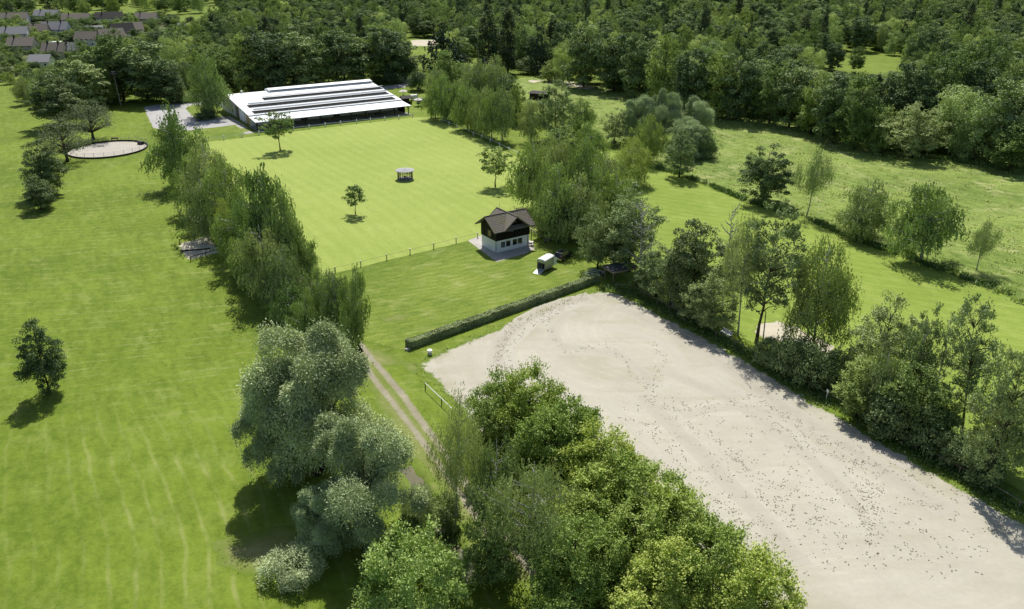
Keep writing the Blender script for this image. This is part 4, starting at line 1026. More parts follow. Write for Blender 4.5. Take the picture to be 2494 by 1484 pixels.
MB().box(-1.8,1.8,-1.35,-1.28,.05,1.1).obj('counter', DARKWOOD, bg_); MB().box(-1.85,1.85,1.3,1.36,0,2.2).obj('back_wall', DARKWOOD, bg_)
for k, (bxp, byp, ty, lab) in enumerate(((982.5,237,188,'tall dark mast with a pale round parasol, nearer the hall roof'),(1018.8,258.5,212,'tall dark mast with a pale round parasol, in front of the silver car'))):
    p = G(bxp, byp); h = ztop(p.y, ty); o = empty('lamp_mast', p, 0, lab, 'mast', 'dark masts with parasols beside the hall')
    MB().tube([(0,0,0),(0,0,h)], [.09,.06], 6).obj('pole', DARKMETAL, o)
    MB().lathe([(1.75,2.35),(1.78,2.42),(.12,3.1),(.05,3.12)], 14).obj('parasol', CANVAS, o)
    MB().lathe([(.55,.70),(.55,.78)], 12).obj('table_ring', WOOD, o)
    MB().lathe([(.4,0),(.4,.12)], 10).obj('foot', DARKMETAL, o)
ts = G(973, 243); o = empty('beer_table', ts, R(28), 'pale table set between the first mast and the shelter', 'table')
MB().box(-1.1,1.1,-.35,.35,.72,.77).obj('tabletop', CANVAS, o)
for sx in (-.9,.9): MB().box(sx-.04,sx+.04,-.3,.3,0,.72).obj('leg', METAL, o)
vn = empty('parked_trailer', G(1008,244), R(25), 'small white box trailer on the grass behind the right mast', 'trailer')
MB().box(-1.4,1.4,-.8,.8,.5,2.1).obj('body', WHITE, vn, bevel=.05); MB().bar((1.4,0,.5),(2.3,0,.5),.08).obj('drawbar', METAL, vn)
for sy in (-.85,.85): wheel(vn, 0, sy, .3, .16)
# carport shelter at the arena's far corner
cp = G(*v4(2010,905)); cq = G(*v4(1835,800)); ca_ = math.atan2(cq.y-cp.y, cq.x-cp.x)
cs = empty('jump_shelter', cp, ca_ - R(90), 'open shelter with flat roof on pale posts at the shaded far arena corner', 'shelter')
MB().prism([(-.4,2.35),(5.2,2.65),(5.2,2.75),(-.4,2.45)], 1, -.5, 3.4).obj('roof', plain('shelter_sheet', (.10,.10,.10), .8, .2), cs)
for p in ((0,0),(0,2.7),(4.8,0),(4.8,2.7)): MB().box(p[0]-.07,p[0]+.07,p[1]-.07,p[1]+.07,0,2.5).obj('post', WOOD, cs)
MB().box(-.45,-.4,-.5,3.4,2.28,2.5).obj('fascia', WOOD, cs); MB().box(-.4,5.2,-.56,-.505,2.28,2.6).obj('fascia', WOOD, cs)
po = G(*v4(1520,690)); pk = MB()
for i in range(4):
    o = MB().tube([(-1.5,0,.14),(1.5,0,.14)], .06, 6).obj('jump_pole', WHITE, None, G(*v4(1490+i*48, 715-i*38))+Vector((0,0,.1)), R(-25)); tag(o, ['first','second','third','fourth'][i] + ' jump pole from the left in the shade beside the arena shelter', 'pole', 'jump poles beside the shelter')
o = empty('trestle', G(*v4(1760,700)), ca_, 'grey harrow frame standing in the shade by the shelter', 'harrow')
MB().box(-.8,.8,-.05,.05,.1,1.0).obj('frame', METAL, o); wheel(o, -.6, .2, .3, .12); wheel(o, .6, .2, .3, .12)

# ------------------------------------------------------------------ hedge
hb0, hb1 = G(999, 852), G(1462, 686); hd = (hb1-hb0); hl = hd.length; ha = math.atan2(hd.y, hd.x); HWD, HHT = 1.3, 1.25
hedge = empty('hedge', hb0, ha, 'long clipped hedge between the cut lawn and the sand arena', 'hedge')
MB().box(.15, hl-.15, .15, HWD-.15, 0, HHT-.18).obj('branches', DARKWOOD, hedge)
g = np.random.default_rng(4); n = 42000
face = g.choice(5, n, p=[.40,.27,.25,.04,.04]); u = g.random(n)*hl; v_ = g.random(n); dd = np.abs(g.standard_normal(n))*.06
wv2 = .10*np.sin(u*1.3+np.sin(u*.7)*2)+.07*np.sin(u*3.1+1)
C = np.zeros((n,3)); N = np.zeros((n,3))
for f_ in range(5):
    k = face == f_
    if f_ == 0: C[k] = np.column_stack([u[k], v_[k]*HWD, HHT+wv2[k]-dd[k]+.04*g.standard_normal(k.sum())]); N[k] = (0,0,1)
    if f_ == 1: C[k] = np.column_stack([u[k], dd[k]+wv2[k]*.5, v_[k]*HHT]); N[k] = (0,-1,.3)
    if f_ == 2: C[k] = np.column_stack([u[k], HWD-dd[k], v_[k]*HHT]); N[k] = (0,1,.3)
    if f_ == 3: C[k] = np.column_stack([dd[k], u[k]/hl*HWD, v_[k]*HHT]); N[k] = (-1,0,.3)
    if f_ == 4: C[k] = np.column_stack([hl-dd[k], u[k]/hl*HWD, v_[k]*HHT]); N[k] = (1,0,.3)
N = N*1.3 + (0,0,.35) + g.standard_normal((n,3))*.5; A = g.standard_normal((n,3))
hm = leafmesh('hedge_leaves', C, A, N, .17+.1*g.random(n), .10+.06*g.random(n), g.random(n)*.6+.4*(np.sin(u*.9)*.5+.5))
o = meshobj('foliage', hm, LM['hedge'], hedge)

# ------------------------------------------------------------------ arena furniture
bk = empty('bucket', G(1047, 864), 0, 'white bucket standing on the grass by the near end of the hedge', 'bucket')
MB().lathe([(.28,0),(.36,.72),(.39,.74),(.39,.80),(.31,.80),(.02,.72)], 14).obj('pail', WHITE, bk)
MB().lathe([(.365,.25),(.375,.26),(.375,.34),(.36,.35)], 14).obj('band', METAL, bk)
tag(MB().lathe([(.30,0),(.42,.12),(.30,.3),(.05,.36)], 9).obj('boulder', STONE, None, G(992, 853)), 'pale rounded stone at the near end of the hedge', 'stone')
def park_bench(P, rz, lab):
    o = empty('park_bench', P, rz, lab, 'bench', 'white benches along the arena fence')
    for i in range(3): MB().box(-1.1,1.1,-.25+i*.16,-.13+i*.16,.44,.48).obj('seat_slat', WHITE, o)
    for i in range(3): MB().box(-1.1,1.1,.27+.02*i,.31+.02*i,.54+i*.15,.66+i*.15).obj('back_slat', WHITE, o)
    for sx in (-.9,.9):
        MB().box(sx-.05,sx+.05,-.22,.26,0,.44).obj('leg', METAL, o); MB().box(sx-.04,sx+.04,.235,.268,.44,.98).obj('back_post', METAL, o)
fa = math.atan2((G(1837,874)-G(1600,744)).y, (G(1837,874)-G(1600,744)).x)
park_bench(G(1640, 749), fa, 'white slatted bench farther along the arena fence, towards the shelter')
park_bench(G(1768, 818), fa, 'white slatted bench nearer along the arena fence, by the leaning ash')
def lamp(bx_, by_, tx_, ty_, lab, dx=-1.5):
    P = G(bx_, by_); h = ztop(P.y, ty_); o = empty('street_lamp', P, 0, lab, 'lamp', 'curved neck lamps behind the arena fence')
    lx = xat(P.y, h, tx_) - P.x
    pts = [(0,0,0),(lx*.5,0,h*.5),(lx*.95,0,h*.93),(lx-.25,0,h),(lx+dx*.5,0,h+.02),(lx+dx,0,h-.15)]
    MB().tube(pts, [.11,.09,.07,.06,.05,.05], 7).obj('pole', DARKMETAL, o, smooth=True)
    MB().box(lx+dx-.55, lx+dx+.05, -.13, .13, h-.28, h-.12).obj('lamp_head', DARKMETAL, o, bevel=.04)
lamp(1858, 832, 1866, 756, 'curved neck lamp beside the leaning ash and the paddock sand', -1.0)
lamp(2050, 918, 2071, 856, 'curved neck lamp right of the golden birch behind low shrubs')
wp = G(2265, 1052); tag(MB().tube([(0,0,0),(.35,.1,2.6)], .06, 6).obj('stake', WOOD, None, wp), 'pale leaning wooden stake in the dark shrubs behind the arena fence', 'stake')
tag(MB().box(-.2,.2,-.03,.03,1.35,1.75).box(-.035,.035,-.07,-.032,0,1.75).obj('letter_board', WHITE, None, G(2012, 977), fa), 'small white board on a post at the arena fence', 'sign')
# dark low lumps that stand for the hoof dents in the sand
rr = random.Random(21); m = MB(); cl = []
def walk(pts, n, sd):
    P = [G(x, y) for x, y in pts]; Ls = [(P[i+1]-P[i]).length for i in range(len(P)-1)]; T = sum(Ls)
    for k in range(n):
        q = T*(k+rr.random()*.7)/n; i = 0
        while i < len(Ls)-1 and q > Ls[i]: q -= Ls[i]; i += 1
        p = P[i].lerp(P[i+1], min(1, q/Ls[i])); cl.append((p.x+rr.gauss(0,sd), p.y+rr.gauss(0,sd)))
walk([(1430,725),(1340,750),(1290,775),(1250,800),(1225,830),(1215,870),(1220,905)], 130, .55)
walk([(1400,740),(1330,772),(1285,800),(1240,850),(1238,900)], 70, .4)
walk([(1345,755),(1335,790),(1355,830),(1380,860)], 26, .2)
walk([(1380,860),(1470,840),(1520,870),(1540,910),(1590,950)], 40, .3); walk([(1590,830),(1620,870),(1600,920),(1590,960),(1560,1000)], 45, .35)
walk([(1600,800),(1700,830),(1780,880),(1840,920)], 36, .4); walk([(1590,960),(1640,1010),(1720,1060),(1800,1110),(1860,1190),(1900,1270)], 80, .7)
walk([(1500,1010),(1570,1040),(1680,1140),(1760,1230),(1880,1340)], 60, .6)
walk([(1830,960),(1900,1010),(1980,1060),(2050,1090),(2120,1180),(2140,1290)], 90, .6); walk([(1880,1030),(1960,1090),(2060,1120),(2180,1150)], 60, .5)
walk([(2120,1180),(2100,1240),(2110,1310),(2150,1360)], 50, .35); walk([(1640,1000),(1750,980),(1850,980),(1960,1030)], 40, .5)
for k in range(520):
    x = rr.uniform(1550, 2400); y = rr.uniform(960, 1400)
    if y > 960 + max(0, x-1990)*.55: p = G(x, y); cl.append((p.x, p.y))
for k in range(170):
    x = rr.gauss(1990, 170); y = rr.gauss(1220, 70); p = G(x, y); cl.append((p.x, p.y))
ap = np.array(gp(ARENA)); cp_ = np.array(cl); ok = inside(cp_, ap.tolist()) & (segdist(cp_, ap.tolist()) > .6)
for (x, y) in cp_[ok]:
    for q in range(rr.choice((1,2,2,3,4))):
        r_ = rr.uniform(.04,.12); a = rr.random()*6.28; X, Y = x+rr.gauss(0,.22), y+rr.gauss(0,.22); el = rr.uniform(.5,.95)
        m.add([(X+r_*math.cos(a+t)*(1 if k_ % 2 else el), Y+r_*math.sin(a+t)*(el if k_ % 2 else 1), .026) for k_, t in enumerate((0,1.05,2.1,3.14,4.2,5.2))] + [(X, Y, .028+.05*rr.random())], [(i,(i+1)%6,6) for i in range(6)])
cm = m.obj('sand_specks', plain('dark_sand', (.195,.172,.125), .95, .05, 0, .3, 4)); tag(cm, 'dark sand specks standing for hoof prints over the arena', 'sand clods', kind='stuff')

# ------------------------------------------------------------------ horse and rider
hp = G(1905, 727); hz = R(148)
def v8(x, y): return ((2140+x*.06739)/1.15477, (780+y*.06739)/1.15477)
fh, hh = G(*v8(700,925)), G(*v8(985,1040)); hp = (fh+hh)/2; hz = math.atan2(fh.y-hh.y, fh.x-hh.x)
horse = empty('horse', hp, hz, 'black ridden horse with grey tail walking on the paddock behind the trees', 'horse')
hv = [(-.10,0,1.18,.30,.33),(.35,0,1.17,.28,.33),(.62,0,1.22,.22,.30),(-.55,0,1.25,.29,.30),(-.80,0,1.25,.20,.22),
      (.85,0,1.48,.15,.21),(1.05,0,1.75,.105,.15),(1.17,0,1.90,.10,.12),(1.38,0,1.78,.075,.10),(1.58,0,1.62,.06,.07),
      (.60,.17,.95,.12),(.66,.17,.60,.062),(.62,.17,.32,.042),(.62,.17,.0,.06),
      (.55,-.17,.95,.12),(.42,-.17,.60,.062),(.36,-.17,.32,.042),(.40,-.17,.0,.06),
      (-.68,.18,.98,.17),(-.62,.18,.68,.085),(-.86,.18,.50,.06),(-.84,.18,.28,.042),(-.78,.18,.0,.06),
      (-.72,-.18,.98,.17),(-.80,-.18,.68,.085),(-1.06,-.18,.52,.06),(-1.08,-.18,.28,.042),(-1.02,-.18,.0,.06),
      (1.13,.06,2.00,.03),(1.12,.07,2.08,.012),(1.13,-.06,2.00,.03),(1.12,-.07,2.08,.012)]
he = [(0,1),(1,2),(0,3),(3,4),(2,5),(5,6),(6,7),(7,8),(8,9),(2,10),(10,11),(11,12),(12,13),(2,14),(14,15),(15,16),(16,17),(3,18),(18,19),(19,20),(20,21),(21,22),(3,23),(23,24),(24,25),(25,26),(26,27),(7,28),(28,29),(7,30),(30,31)]
skin('body', hv, he, HORSEC, horse, sub=2)
skin('tail', [(-.84,0,1.36,.07),(-.98,0,1.30,.07),(-1.12,0,1.10,.085),(-1.20,0,.75,.09),(-1.22,0,.42,.03)], [(0,1),(1,2),(2,3),(3,4)], HAIR, horse)
MB().prism([(.72,1.68),(1.08,2.02),(1.14,1.98),(.95,1.62),(.70,1.52)], 1, -.03, .03).obj('mane', HAIR, horse)
MB().prism([(.30,1.48),(.18,1.56),(-.18,1.53),(-.32,1.62),(-.32,1.50),(.30,1.42)], 1, -.24, .24).obj('saddle', DARKWOOD, horse, bevel=.04)
MB().prism([(.28,1.50),(-.36,1.52),(-.36,1.0),(.22,1.0)], 1, -.345, .345).obj('saddle_cloth', CLOTH, horse, bevel=.02)
for sy in (-1,1): MB().tube([(1.50,sy*.07,1.66),(1.1,sy*.18,1.62),(.42,sy*.12,1.82)], .012, 4).obj('rein', DARKWOOD, horse)
rider = empty('person', hp, hz, 'rider in dark clothes and riding hat sitting on the black horse', 'person')
pv = [(-.05,0,1.66,.17,.15),(-.05,0,1.88,.15,.12),(-.04,0,2.08,.18,.12),(-.03,0,2.20,.08),(-.02,0,2.29,.055),(0,0,2.42,.095,.11),(0,0,2.50,.085,.10),
      (.0,.20,2.10,.06),(.03,.25,1.88,.047),(.26,.16,1.82,.038),(.36,.12,1.82,.035),(.0,-.20,2.10,.06),(.03,-.25,1.88,.047),(.26,-.16,1.82,.038),(.36,-.12,1.82,.035),
      (.05,.22,1.58,.11),(.30,.36,1.32,.085),(.12,.38,.98,.06),(.10,.38,.84,.05),(.25,.39,.82,.045),
      (.05,-.22,1.58,.11),(.30,-.36,1.32,.085),(.12,-.38,.98,.06),(.10,-.38,.84,.05),(.25,-.39,.82,.045)]
pe = [(0,1),(1,2),(2,3),(3,4),(4,5),(5,6),(2,7),(7,8),(8,9),(9,10),(2,11),(11,12),(12,13),(13,14),(0,15),(15,16),(16,17),(17,18),(18,19),(0,20),(20,21),(21,22),(22,23),(23,24)]
skin('body', pv, pe, SKIN, rider)
fat = lambda ids, ex: [tuple(pv[i][:3]) + tuple(r_+ex for r_ in pv[i][3:]) for i in ids]
jv = fat([0,1,2,3,7,8,9,11,12,13], .06); jv[0] = (-.05,0,1.56) + jv[0][3:]; jv[3] = (-.03,0,2.25,.085); jv[6] = (.31,.14,1.82,.06); jv[9] = (.31,-.14,1.82,.06)
skin('jacket', jv, [(0,1),(1,2),(2,3),(2,4),(4,5),(5,6),(2,7),(7,8),(8,9)], CLOTH, rider)
bv = fat([0,15,16,20,21], .045); bv[2] = (.28,.365,1.22,.10); bv[4] = (.28,-.365,1.22,.10)
skin('breeches', bv, [(0,1),(1,2),(0,3),(3,4)], plain('grey_breeches', (.06,.06,.055), .9), rider)
skin('boot', fat([16,17,18,19], .035), [(0,1),(1,2),(2,3)], CARPAINT, rider); skin('boot', fat([21,22,23,24], .035), [(0,1),(1,2),(2,3)], CARPAINT, rider)
MB().lathe([(.135,2.46),(.15,2.47),(.14,2.53),(.10,2.60),(.02,2.625)], 14, -.01, 0).obj('riding_hat', DARKMETAL, rider)
MB().prism([(.12,2.46),(.22,2.44),(.22,2.455),(.12,2.48)], 1, -.07, .07).obj('hat_peak', DARKMETAL, rider)
for sy in (-1,1): 
    MB().lathe([(.002,2.425),(.012,2.435),(.002,2.445)], 6, .104, sy*.035).obj('eye', DARKMETAL, rider)
    for f_ in range(5):
        k = (f_-1.5)*.018 if f_ < 4 else .03
        MB().tube([(.36,sy*.12+k,1.82),(.41+(.0 if f_ < 4 else -.03),sy*.11+k,1.815),(.42+(.0 if f_ < 4 else -.03),sy*.10+k,1.785)], .009, 5).obj('finger', SKIN, rider)
MB().prism([(.105,2.42),(.13,2.385),(.10,2.38)], 1, -.014, .014).obj('nose', SKIN, rider)
MB().box(.095,.103,-.026,.026,2.348,2.358).obj('mouth', REDLENS, rider)

# ------------------------------------------------------------------ trees named one by one
T = [
# the birch row left of the sports lawn, far to near
('birch',412,262,452,122,'drooping birch with leaning trunk, farthest of the birch row left of the lawn',443),
('olive',500,345,535,128,'broad olive birch second from the far end of the left birch row'),
('birch',468,380,520,100,'birch on the meadow side of the left row, above the small sand pit'),
('birch',552,392,590,118,'tall olive birch of the left row touching the sports lawn'),
('olive',492,440,585,105,'dark birch of the left row standing right above the sand pit rails'),
('gold',545,486,630,62,'small yellow green birch inside the left birch row'),
('birch',645,416,690,128,'tallest birch in the middle of the left row'),
('birch',588,470,655,118,'dense birch in the middle of the left row beside its tallest tree'),
('birch',692,468,705,90,'birch with ragged right edge against the sports lawn'),
('olive',638,560,735,120,'birch with pale trunk in the shaded middle of the left row'),
('birch',600,560,690,110,'dark birch of the left row, just right of the sand pit'),
('birch',742,582,695,76,'slim birch with white trunk at the near left corner of the sports lawn'),
('olive',690,600,765,104,'birch over the earth track near the corner of the sports lawn'),
('birch',708,690,800,112,'low hanging birch on the meadow side near the big willow'),
('birch',775,656,795,74,'narrow birch by the low white capped fence'),
('olive',815,664,832,92,'birch with thin pale limbs behind the tall straight one'),
('birch',862,653,865,80,'tall straight slim birch at the near end of the left row',852),
('birch',745,722,838,88,'low birch at the near end of the row behind the big willow'),
# willows and front bushes
('willow',752,795,1150,325,'big silvery willow in the left foreground'),
('willow',660,905,1160,170,'lower left limb mass of silvery willow reaching over the meadow'),
('willow',885,1035,1312,262,'smaller silvery willow with forked dark trunk in the foreground'),
('willow',800,1190,1335,150,'low silvery willow at the left foot of the forked willow'),
('lime_shrub',1010,1300,1490,250,'round yellow green bush at the bottom edge below the willows'),
('silver_shrub',715,1338,1400,150,'low blue green bush at the bottom edge left of the willows'),
('dark_shrub',1092,1205,1288,72,'dark shrub on the creek bank by the slender grey birch'),
('silver_shrub',1015,1180,1290,80,'small silvery shrub between forked willow and creek'),
('shrub',985,1265,1350,90,'green shrub in the shade right of the forked willow'),
# maples along the near side of the arena
('lime',1228,912,1118,175,'farthest maple of the yellow green row beside the arena'),
('lime',1290,903,1140,195,'second maple of the yellow green row, reaching into the sand'),
('mid',1190,975,1165,110,'darker maple behind the slender grey birch'),
('lime',1390,975,1215,214,'maple with a pointed top in the upper half of the yellow green row'),
('lime',1330,1010,1230,195,'shaded maple in the upper half of the yellow green row, away from the sand'),
('lime',1468,1042,1280,221,'broad bright maple in the middle of the yellow green row'),
('lime',1552,1122,1355,227,'maple right of the middle of the yellow green row'),
('lime',1450,1140,1350,234,'olive maple behind the middle of the yellow green row'),
('lime',1645,1205,1440,240,'bright maple towards the near end of the yellow green row'),
('lime',1545,1235,1450,247,'shaded maple above the bottom edge in the yellow green row'),
('lime',1745,1290,1530,247,'last maple whose top pokes up at the bottom edge of the row'),
('lime',1640,1330,1560,247,'maple at the bottom edge, behind the last one of the row'),
('lime',1845,1365,1620,247,'maple just below the end of the yellow green row'),
('sparse_birch',1122,958,1302,130,'slender grey birch with bare trunk beside the wheel ruts',1107),
('sparse_birch',1300,1130,1425,240,'thin birch with white upper limbs in front of the maples'),
('olive',1210,1085,1300,140,'olive birch between the slender grey birch and the maples'),
('mid',1195,1240,1420,130,'low bushy tree in front of the maples near the bottom edge'),
('lime',1400,1275,1500,234,'shaded maple at the bottom edge in front of the row'),
# young trees on the sports lawn
('young',675,273,367,78,'young round tree in front of the riding hall'),
('young',862,451,522,58,'smallest young tree standing alone in the middle of the sports lawn'),
('young',1206,363,455,74,'young round tree on the right side of the sports lawn behind the house'),
# birch row right of the sports lawn
('birch',1058,190,288,58,'leftmost birch of the row at the far right corner of the lawn'),
('birch',1084,184,295,74,'second birch from the left in the far right row, dark straight trunk'),
('olive',1104,200,293,56,'third birch from the left in the far right row with forked trunk'),
('birch',1137,205,316,70,'birch with white trunk in the middle of the far right row'),
('gold',1156,252,323,44,'small yellowish birch in the middle of the far right row'),
('olive',1178,214,331,64,'birch behind the white posts in the right half of the far right row'),
('birch',1197,222,340,60,'birch with dark trunk towards the right end of the far right row'),
('olive',1223,213,343,66,'grey green tall birch at the right end of the far right row'),
('mid',1096,124,235,86,'bright broadleaf behind the far right birch row'),
('olive',1064,160,252,56,'pale birch between the round bush and the far right birch row'),
('olive',1145,158,262,84,'birch in the second line behind the far right row'),
('olive',1180,147,266,84,'taller birch in the second line, under the poplars'),
('olive',1208,138,275,74,'birch in the second line nearest the poplars'),
('dark',1238,184,292,56,'dark narrow tree between the birches and the black shed'),
('mid',1258,202,302,46,'small tree just left of the black shed'),
('dark_shrub',1018,172,221,50,'round dark bush beside the asphalt path beyond the hall'),
('olive',1294,242,346,62,'birch in front of the black shed'),
('ash',1354,197,342,98,'dark leafy tree right of the black shed'),
('birch',1414,241,322,76,'weeping birch at the edge of the tall meadow right of the black shed'),
('mid',1368,308,402,88,'bushy tree below the leafy one near the black shed'),
('birch',1435,300,402,82,'birch at the right border of the middle birch mass'),
# birch mass behind the house
('birch',1298,344,510,112,'birch on the upper left corner of the mass behind the house'),
('olive',1362,334,530,114,'birch at the top of the mass behind the house'),
('birch',1425,340,555,112,'birch in the upper right of the mass behind the house'),
('birch',1330,400,560,80,'birch hanging over the right end of the house roof'),
('birch',1362,405,585,124,'broad birch in the middle of the mass behind the house'),
('olive',1412,425,588,116,'shaded birch in the middle of the mass, right of the house'),
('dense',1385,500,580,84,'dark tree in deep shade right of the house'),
('olive',1475,378,530,112,'birch on the paddock side of the mass behind the house'),
('gold',1540,338,448,108,'weeping birch on the right edge of the mass, towards the paddock'),
('birch',1500,428,560,110,'birch above the pale leaved ash near the paddock'),
('ash',1460,506,655,92,'ash with pale leaves behind the black car'),
('ash',1540,450,662,158,'large ash with pale top beside the grey bare tree'),
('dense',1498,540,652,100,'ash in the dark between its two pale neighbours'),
('bare',1562,480,690,100,'grey bare tree in front of the large ash',1560),
('bare',1590,500,628,44,'thin grey bare stem right of the large ash'),
# along the far side of the arena
('ash',1604,602,722,104,'light green small tree by the arena shelter'),
('shrub',1562,655,705,52,'low bush at the right end of the arena shelter'),
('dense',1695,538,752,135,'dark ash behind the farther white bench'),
('ash',1640,600,749,90,'leafy small tree left of the dark ash by the bench'),
('bare',1777,500,762,84,'grey bare tree between the dark ash and the thin birch'),
('sparse_birch',1822,525,816,112,'thin see through birch with pale leaning stem',1797),
('ash',1740,658,806,112,'light green bush tree behind the nearer white bench'),
('dark_shrub',1700,690,775,96,'dark bush between the two white benches'),
('loose_ash',1905,500,836,155,'tall leaning ash with a bare lower trunk',1842),
('gold',2008,585,864,165,'golden green weeping birch beside the paddock sand'),
('dark_shrub',1882,824,892,82,'dark shrub by the foot of the leaning ash'),
('dark_shrub',1930,818,912,92,'dark shrub under the golden birch, left one'),
('dark_shrub',1985,838,935,96,'dark shrub under the golden birch, right one'),
('dark_shrub',2035,848,945,84,'dark shrub left of the second curved lamp'),
('ash',2165,727,954,158,'broad dark leaved tree with spiky side limbs right of the second lamp'),
('ash',2256,744,1014,96,'ash behind the pale dead limbs on the right'),
('bare',2256,772,1015,86,'pale dead tree with white limbs on the right',2236),
('bare',2305,765,1000,60,'thin grey dead tree left of the right edge ash'),
('mid',2105,878,1014,108,'green bush right behind the fence near the small white board'),
('olive',2155,868,1020,112,'olive bush tree at the fence below the spiky tree'),
('mid',2235,885,1059,128,'bush tree below the pale dead limbs'),
('dark_shrub',2180,960,1060,110,'dark shrub at the fence, left of the leaning stake'),
('dark_shrub',2262,985,1085,116,'dark shrub at the fence around the leaning stake'),
('mid',2300,945,1079,96,'bush left of the forked tree on the right edge'),
('loose_ash',2382,728,1054,125,'forked tree with dark stems at the right edge',2342),
('dark_shrub',2332,1050,1132,92,'dark shrub at the foot of the forked tree'),
('dark_shrub',2390,1085,1170,96,'dark shrub at the right edge behind the fence'),
('mid',2455,960,1140,130,'bush tree beyond the right edge behind the fence'),
('ash',2480,800,1190,150,'ash beyond the right edge behind the fence'),
# meadow trees
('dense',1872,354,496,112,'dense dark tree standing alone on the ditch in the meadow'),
('sparse_birch',2004,360,528,84,'slender windswept birch on the ditch in the meadow',1964),
('olive',2120,438,580,120,'rounded grey green tree in the middle of the ditch line'),
('olive',2100,505,588,92,'lower left half of the grey green tree on the ditch line'),
('birch',2262,455,637,152,'spreading birch with dark trunk at the right part of the ditch',2243),
('sparse_birch',2398,540,662,70,'thin grey tree at the right edge of the ditch'),
('willow',1623,220,348,84,'pale willow crown, tallest of the willow clump in the meadow'),
('willow',1563,237,348,84,'left pale willow of the clump in the meadow'),
('willow',1694,240,352,104,'right pale willow of the clump in the meadow'),
('willow',1678,296,385,92,'front pale willow of the clump in the meadow'),
('gold',1582,282,398,84,'weeping birch in front of the left willow in the meadow'),
('ash',1661,318,432,76,'small tree with visible trunk in front of the willow clump'),
('ash',1500,266,350,64,'grey green tree between birches and willow clump'),
('dark_shrub',1722,318,388,56,'dark bush at the right foot of the willow clump'),
# around the hall and the left edge
('birch',497,132,284,104,'tall birch on the grass island left of the hall'),
('dark_shrub',500,268,290,56,'dark low bush drawn for both plant and shadow under the island birch'),  # the birch shadow on the island is built into this dark bush
('dense',128,180,310,128,'big round tree at the left edge above the round pen'),
('apple',148,288,394,112,'gnarled apple tree at the left end of the round pen'),
('apple',214,246,340,112,'round apple tree behind the round pen'),
('dense',100,345,475,90,'tree cut by the left edge below the round pen'),
('dense',88,430,510,80,'low tree at the left edge of the meadow'),
('dense',90,785,958,98,'bushy tree at the left edge, halfway down the meadow'),
('mid',244,184,248,78,'spiky grey green bush left of the stork pole'),
('dark',180,140,268,116,'dark tree left in the wood behind the round pen'),
('dark',240,118,244,110,'dark tree behind the spiky bush at the stork pole'),
('dark',345,104,246,130,'widest dark tree of the wood right of the stork pole'),
('dark',402,150,252,76,'dark tree at the edge of the gravel yard'),
('birch',417,182,249,50,'small weeping tree at the gravel yard'),
('dark_shrub',452,226,247,60,'dark hedge bush by the lane left of the hall'),
('pale',424,93,215,58,'grey green oval tree above the gravel yard'),
('mid',280,74,245,112,'mid green tree high in the wood by the village roofs'),
('mid',212,102,250,92,'green tree below the long village roof'),
('mid',600,85,228,104,'green tree behind the left end of the hall'),
('dark',650,82,226,112,'dark tree behind the left third of the hall'),
('dark',706,70,218,118,'tallest dark tree behind the hall'),
('mid',764,98,214,92,'green tree behind the middle of the hall'),
('dark',832,74,207,114,'dark tree behind the right half of the hall'),
('mid',882,92,204,100,'green tree behind the right third of the hall'),
('dark',932,70,200,104,'dark tree behind the right end of the hall'),
('dark',976,106,192,80,'dark tree at the bend of the asphalt path'),
('dark_shrub',960,172,202,62,'dark bush at the bend of the asphalt path'),
('ash',995,136,190,54,'small round tree by the asphalt path'),
('mid',535,110,222,96,'green tree behind the island birch'),
('spruce',1080,58,168,112,'grey green tall conifer left of the poplars'),
('poplar',1188,25,192,54,'left dark column poplar'),
('poplar',1236,22,180,46,'right dark column poplar with a narrow foot'),
('spruce',1317,66,184,52,'dark spruce at the left corner of the right wood'),
('dark_shrub',1285,140,180,60,'grey bush under the poplars'),
# front line of the right wood
('pale',1373,112,204,44,'narrow pale tree at the left corner of the right wood'),
('mid',1345,148,200,52,'small tree in front of the dark spruce'),
('dark',1425,66,216,92,'dark wood edge tree right of the narrow pale tree'),
('dark',1500,74,226,96,'dark wood edge tree above the meadow path'),
('dark',1562,86,242,92,'dark wood edge tree left of the willow clump'),
('mid',1622,92,262,92,'green wood edge tree above the willow clump'),
('dark',1688,124,284,96,'dark wood edge tree with a rounded top above the willows'),
('mid',1752,128,290,94,'bright wood edge tree right of the willows'),
('dark',1805,120,294,96,'dark wood edge tree at the meadow corner'),
('pale',1735,98,250,66,'lime topped tree in the second line of the right wood'),
('pale',1500,80,205,60,'lime topped tree high in the left part of the right wood'),
('mid',1848,180,284,74,'low tree at the meadow corner of the right wood'),
('mid',1885,158,304,92,'green tree in the middle of the right wood edge'),
('dark',1935,168,314,94,'dark tree in the middle of the right wood edge'),
('mid',1990,178,330,92,'green tree with trunk in the right wood edge'),
('dark',2045,190,350,94,'dark tree standing forward in the right wood edge'),
('mid',2100,186,366,100,'broad tree standing farthest forward in the right wood edge'),
('shrub',2142,296,378,64,'round bush at the right wood edge'),
('ash',2238,254,388,128,'wide grey green bush tree at the right wood edge'),
('mid',2165,262,366,86,'tree between the round bush and the wood'),
('pale',2335,213,376,116,'pale lime tree with visible trunk at the right edge'),
('pale',2398,228,396,104,'pale lime tree cut by the right edge'),
('dark',2398,150,345,116,'dark tree above the pale lime trees at the right edge'),
('mid',2302,128,334,118,'green tree above the wide bush in the right wood'),
('dark',2222,158,338,108,'dark leaning tree above the round bush'),
('mid',2388,96,305,130,'yellowish tree high at the right edge'),
('dark',2470,190,400,130,'dark tree beyond the right edge of the wood'),
('mid',2480,300,420,110,'bush tree beyond the right edge of the wood'),
]
for t in T:
    tree(*t[:6], None, t[6] if len(t) > 6 else None)

VGROUND = grassmat('village_gardens', (.045,.07,.02), (.14,.16,.06), (.24,.225,.19), .7, .05, 0, fine=.5, bump=.5)
